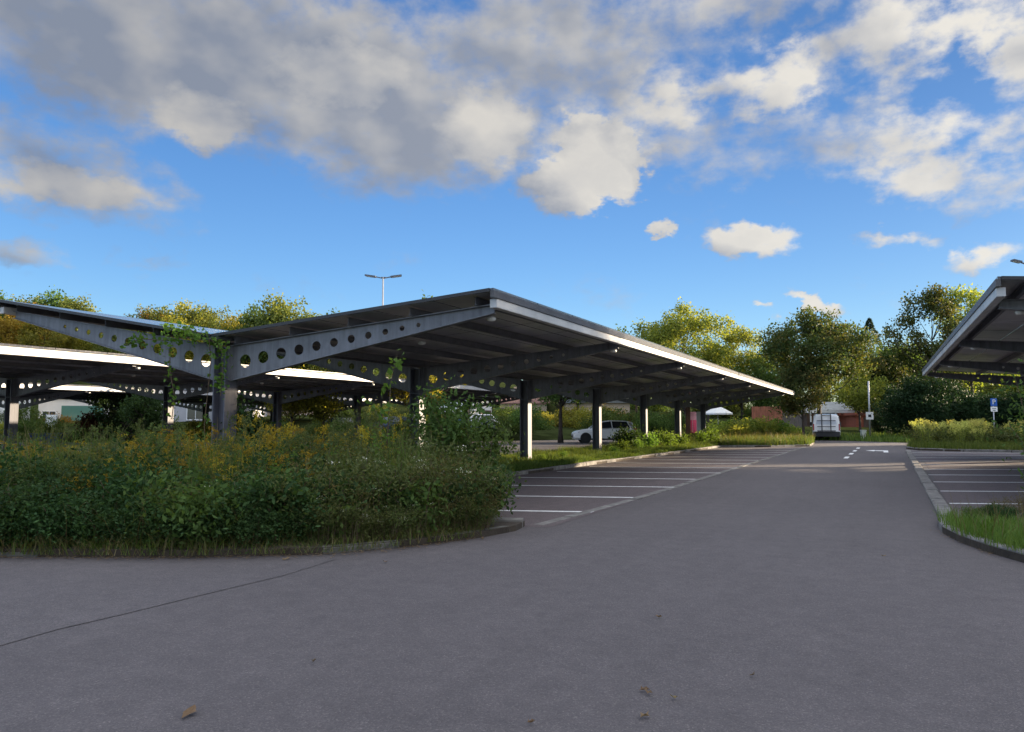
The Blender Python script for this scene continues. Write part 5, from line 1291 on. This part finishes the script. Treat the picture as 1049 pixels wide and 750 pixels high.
house('modern_house', 'white cubic house with a brown garage door behind the elder shrub', 482, 514, 82, 3.8, 8, M['wallwhite'], M['roofgrey'], [(.25, .9)], 'flat', wz=(2.1, 3.1), doors=[(.72, 1.7, 2.1, M['browndoor'])], base=.5, rz=YAW + .85)
house('beige_house', 'beige house with a green-grey roof glimpsed beside the dark-trunked tree', 580, 645, 92, 3.6, 8, M['wallbeige'], M['roofgrey'], [(.3, 1.2), (.7, 1.2)], 'gable', wz=(1.0, 2.2))
house('cream_house', 'cream house right of the white cubic one', 512, 560, 95, 3.6, 8, M['wallbeige'], M['rooftile'], [(.3, 1.2), (.7, 1.2)], 'gable', wz=(1.0, 2.2))
house('low_building', 'long low building with a grey roof and white eaves behind the van', 826, 878, 84, 2.3, 6, M['browndoor'], M['roofgrey'], [(.75, 1.3)], 'gable', wz=(.8, 1.8), roof_h=1.3)
mb = MB()
x0, y0 = ph(826, 83.2); x1, y1 = ph(880, 83.2)
eav = thing('canopy_shelter', 'white-edged flat shelter in front of the grey-roofed building', 'shelter', (x0, y0, 0), math.atan2(y1 - y0, x1 - x0)); L_ = math.hypot(x1 - x0, y1 - y0)
mb.box(0, L_, -.8, -.1, 2.32, 2.62); mb.build('roof', M['white'], eav)
for i in range(3):
    mb = MB(); mb.box(.1 + i * (L_ - .35) / 2, .22 + i * (L_ - .35) / 2, -.7, -.58, 0, 2.317); mb.build('leg', M['white'], eav)
house('red_shed', 'red-brown flat-roofed shed right of the white-edged shelter', 876, 905, 80, 2.0, 5, M['wallred'], M['wallred'], [], 'flat', doors=[(.5, 1.4, 1.8, M['browndoor'])])
# blue skip and white board at the left
x, y = ph(51, 46)
sk = thing('blue_container', 'low dark blue container beyond the goldenrods at left', 'container', (x, y, 0), YAW + .1)
mb = MB(); mb.hexa([(-.65, -.5, .1), (.65, -.5, .1), (.65, .5, .1), (-.65, .5, .1)], [(-.8, -.6, .62), (.8, -.6, .62), (.8, .6, .62), (-.8, .6, .62)]); mb.build('tub', M['blue_tarp'], sk); mb = MB(); mb.box(-.84, .84, -.64, .64, .622, .70); mb.build('lid', M['blue_tarp'], sk, bevel=.02)
x, y = ph(54, 58)
wbd = thing('notice_board', 'white upright board before the glass pavilion', 'board', (x, y, 0), YAW + .1)
mb = MB(); mb.box(-.35, .35, -.02, .02, .5, 1.9); mb.build('board', M['white'], wbd)
for s in (-1, 1):
    mb = MB(); mb.box(s * .38 - .03, s * .38 + .03, -.03, .03, 0, 1.95); mb.build('leg', M['signpost'], wbd)

# ------------------------------------------------------------------ fallen leaves and litter on the asphalt
def fallen(px, py, size, mat, label, seed):
    x, y = gpt(px, py); r_ = random.Random(seed); mb = MB(); n_ = 9; vs = [(0, 0, .012)]; fs = []
    for k in range(n_):
        a = 2 * math.pi * k / n_; rr = size * (1 if k % 2 else .55) * r_.uniform(.8, 1.2); vs.append((math.cos(a) * rr * 1.35, math.sin(a) * rr * .7, .012 + r_.uniform(0, .02)))
    for k in range(n_): fs.append((0, 1 + k, 1 + (k + 1) % n_))
    mb.add(vs, fs); o = mb.build('fallen_leaf', mat, None, loc=(x, y, 0.0)); o.rotation_euler = (0, 0, r_.uniform(0, 6)); tag(o, label, 'leaf', 'leaves lying on the asphalt')
    return o
LF = [(195, 733, .050, 'largest curled pale leaf on the asphalt at lower left'), (321, 680, .02, 'tiny dark leaf on open asphalt left of centre'), (660, 709, .028, 'pale narrow leaf on the asphalt, upper one of a close pair'), (664, 712, .026, 'pale leaf touching another below it on the asphalt'), (690, 717, .022, 'single small leaf right of the close pair'), (660, 736, .028, 'pale leaf low in the middle of the asphalt'), (544, 743, .02, 'small leaf at the bottom edge of the asphalt'),
      (675, 634, .022, 'small pale leaf lying alone mid-lane'), (771, 694, .022, 'dark twig-like leaf right of the lane\'s middle'), (905, 571, .03, 'pale leaf scrap near the right kerb'), (292, 574, .045, 'dry leaf against the front kerb below the brambles'), (395, 577, .04, 'dry leaf near the kerb where the bed curves back')]
for i, (px, py, s, lb) in enumerate(LF): fallen(px, py, s, M['deadleaf'] if 'dark' not in lb else M['stembrown'], lb, i + 5)
# leaf litter along the kerb: nobody could count it
rng = np.random.default_rng(8); pts = []
for i in range(900):
    px = rng.uniform(-90, 515); q = bedpt(px, -abs(rng.normal()) * .10 - .0); pts.append((q[0], q[1], .012))
for i in range(120):
    t = rng.uniform(0, 1); pts.append((.66 + t * .5 + rng.normal() * .04 - .08, 11.6 - t * 2.0, .012))
V, F = leaves(np.array(pts), .04, rng, .6, axis=np.tile(np.array([[1.0, 0, 0]]), (len(pts), 1)) * 0, jitter=1.0)
V[:, 2] = np.abs(V[:, 2] - .012) * .35 + .008
tag(np_obj('leaf_litter', V, F, M['deadleaf']), kind='stuff')
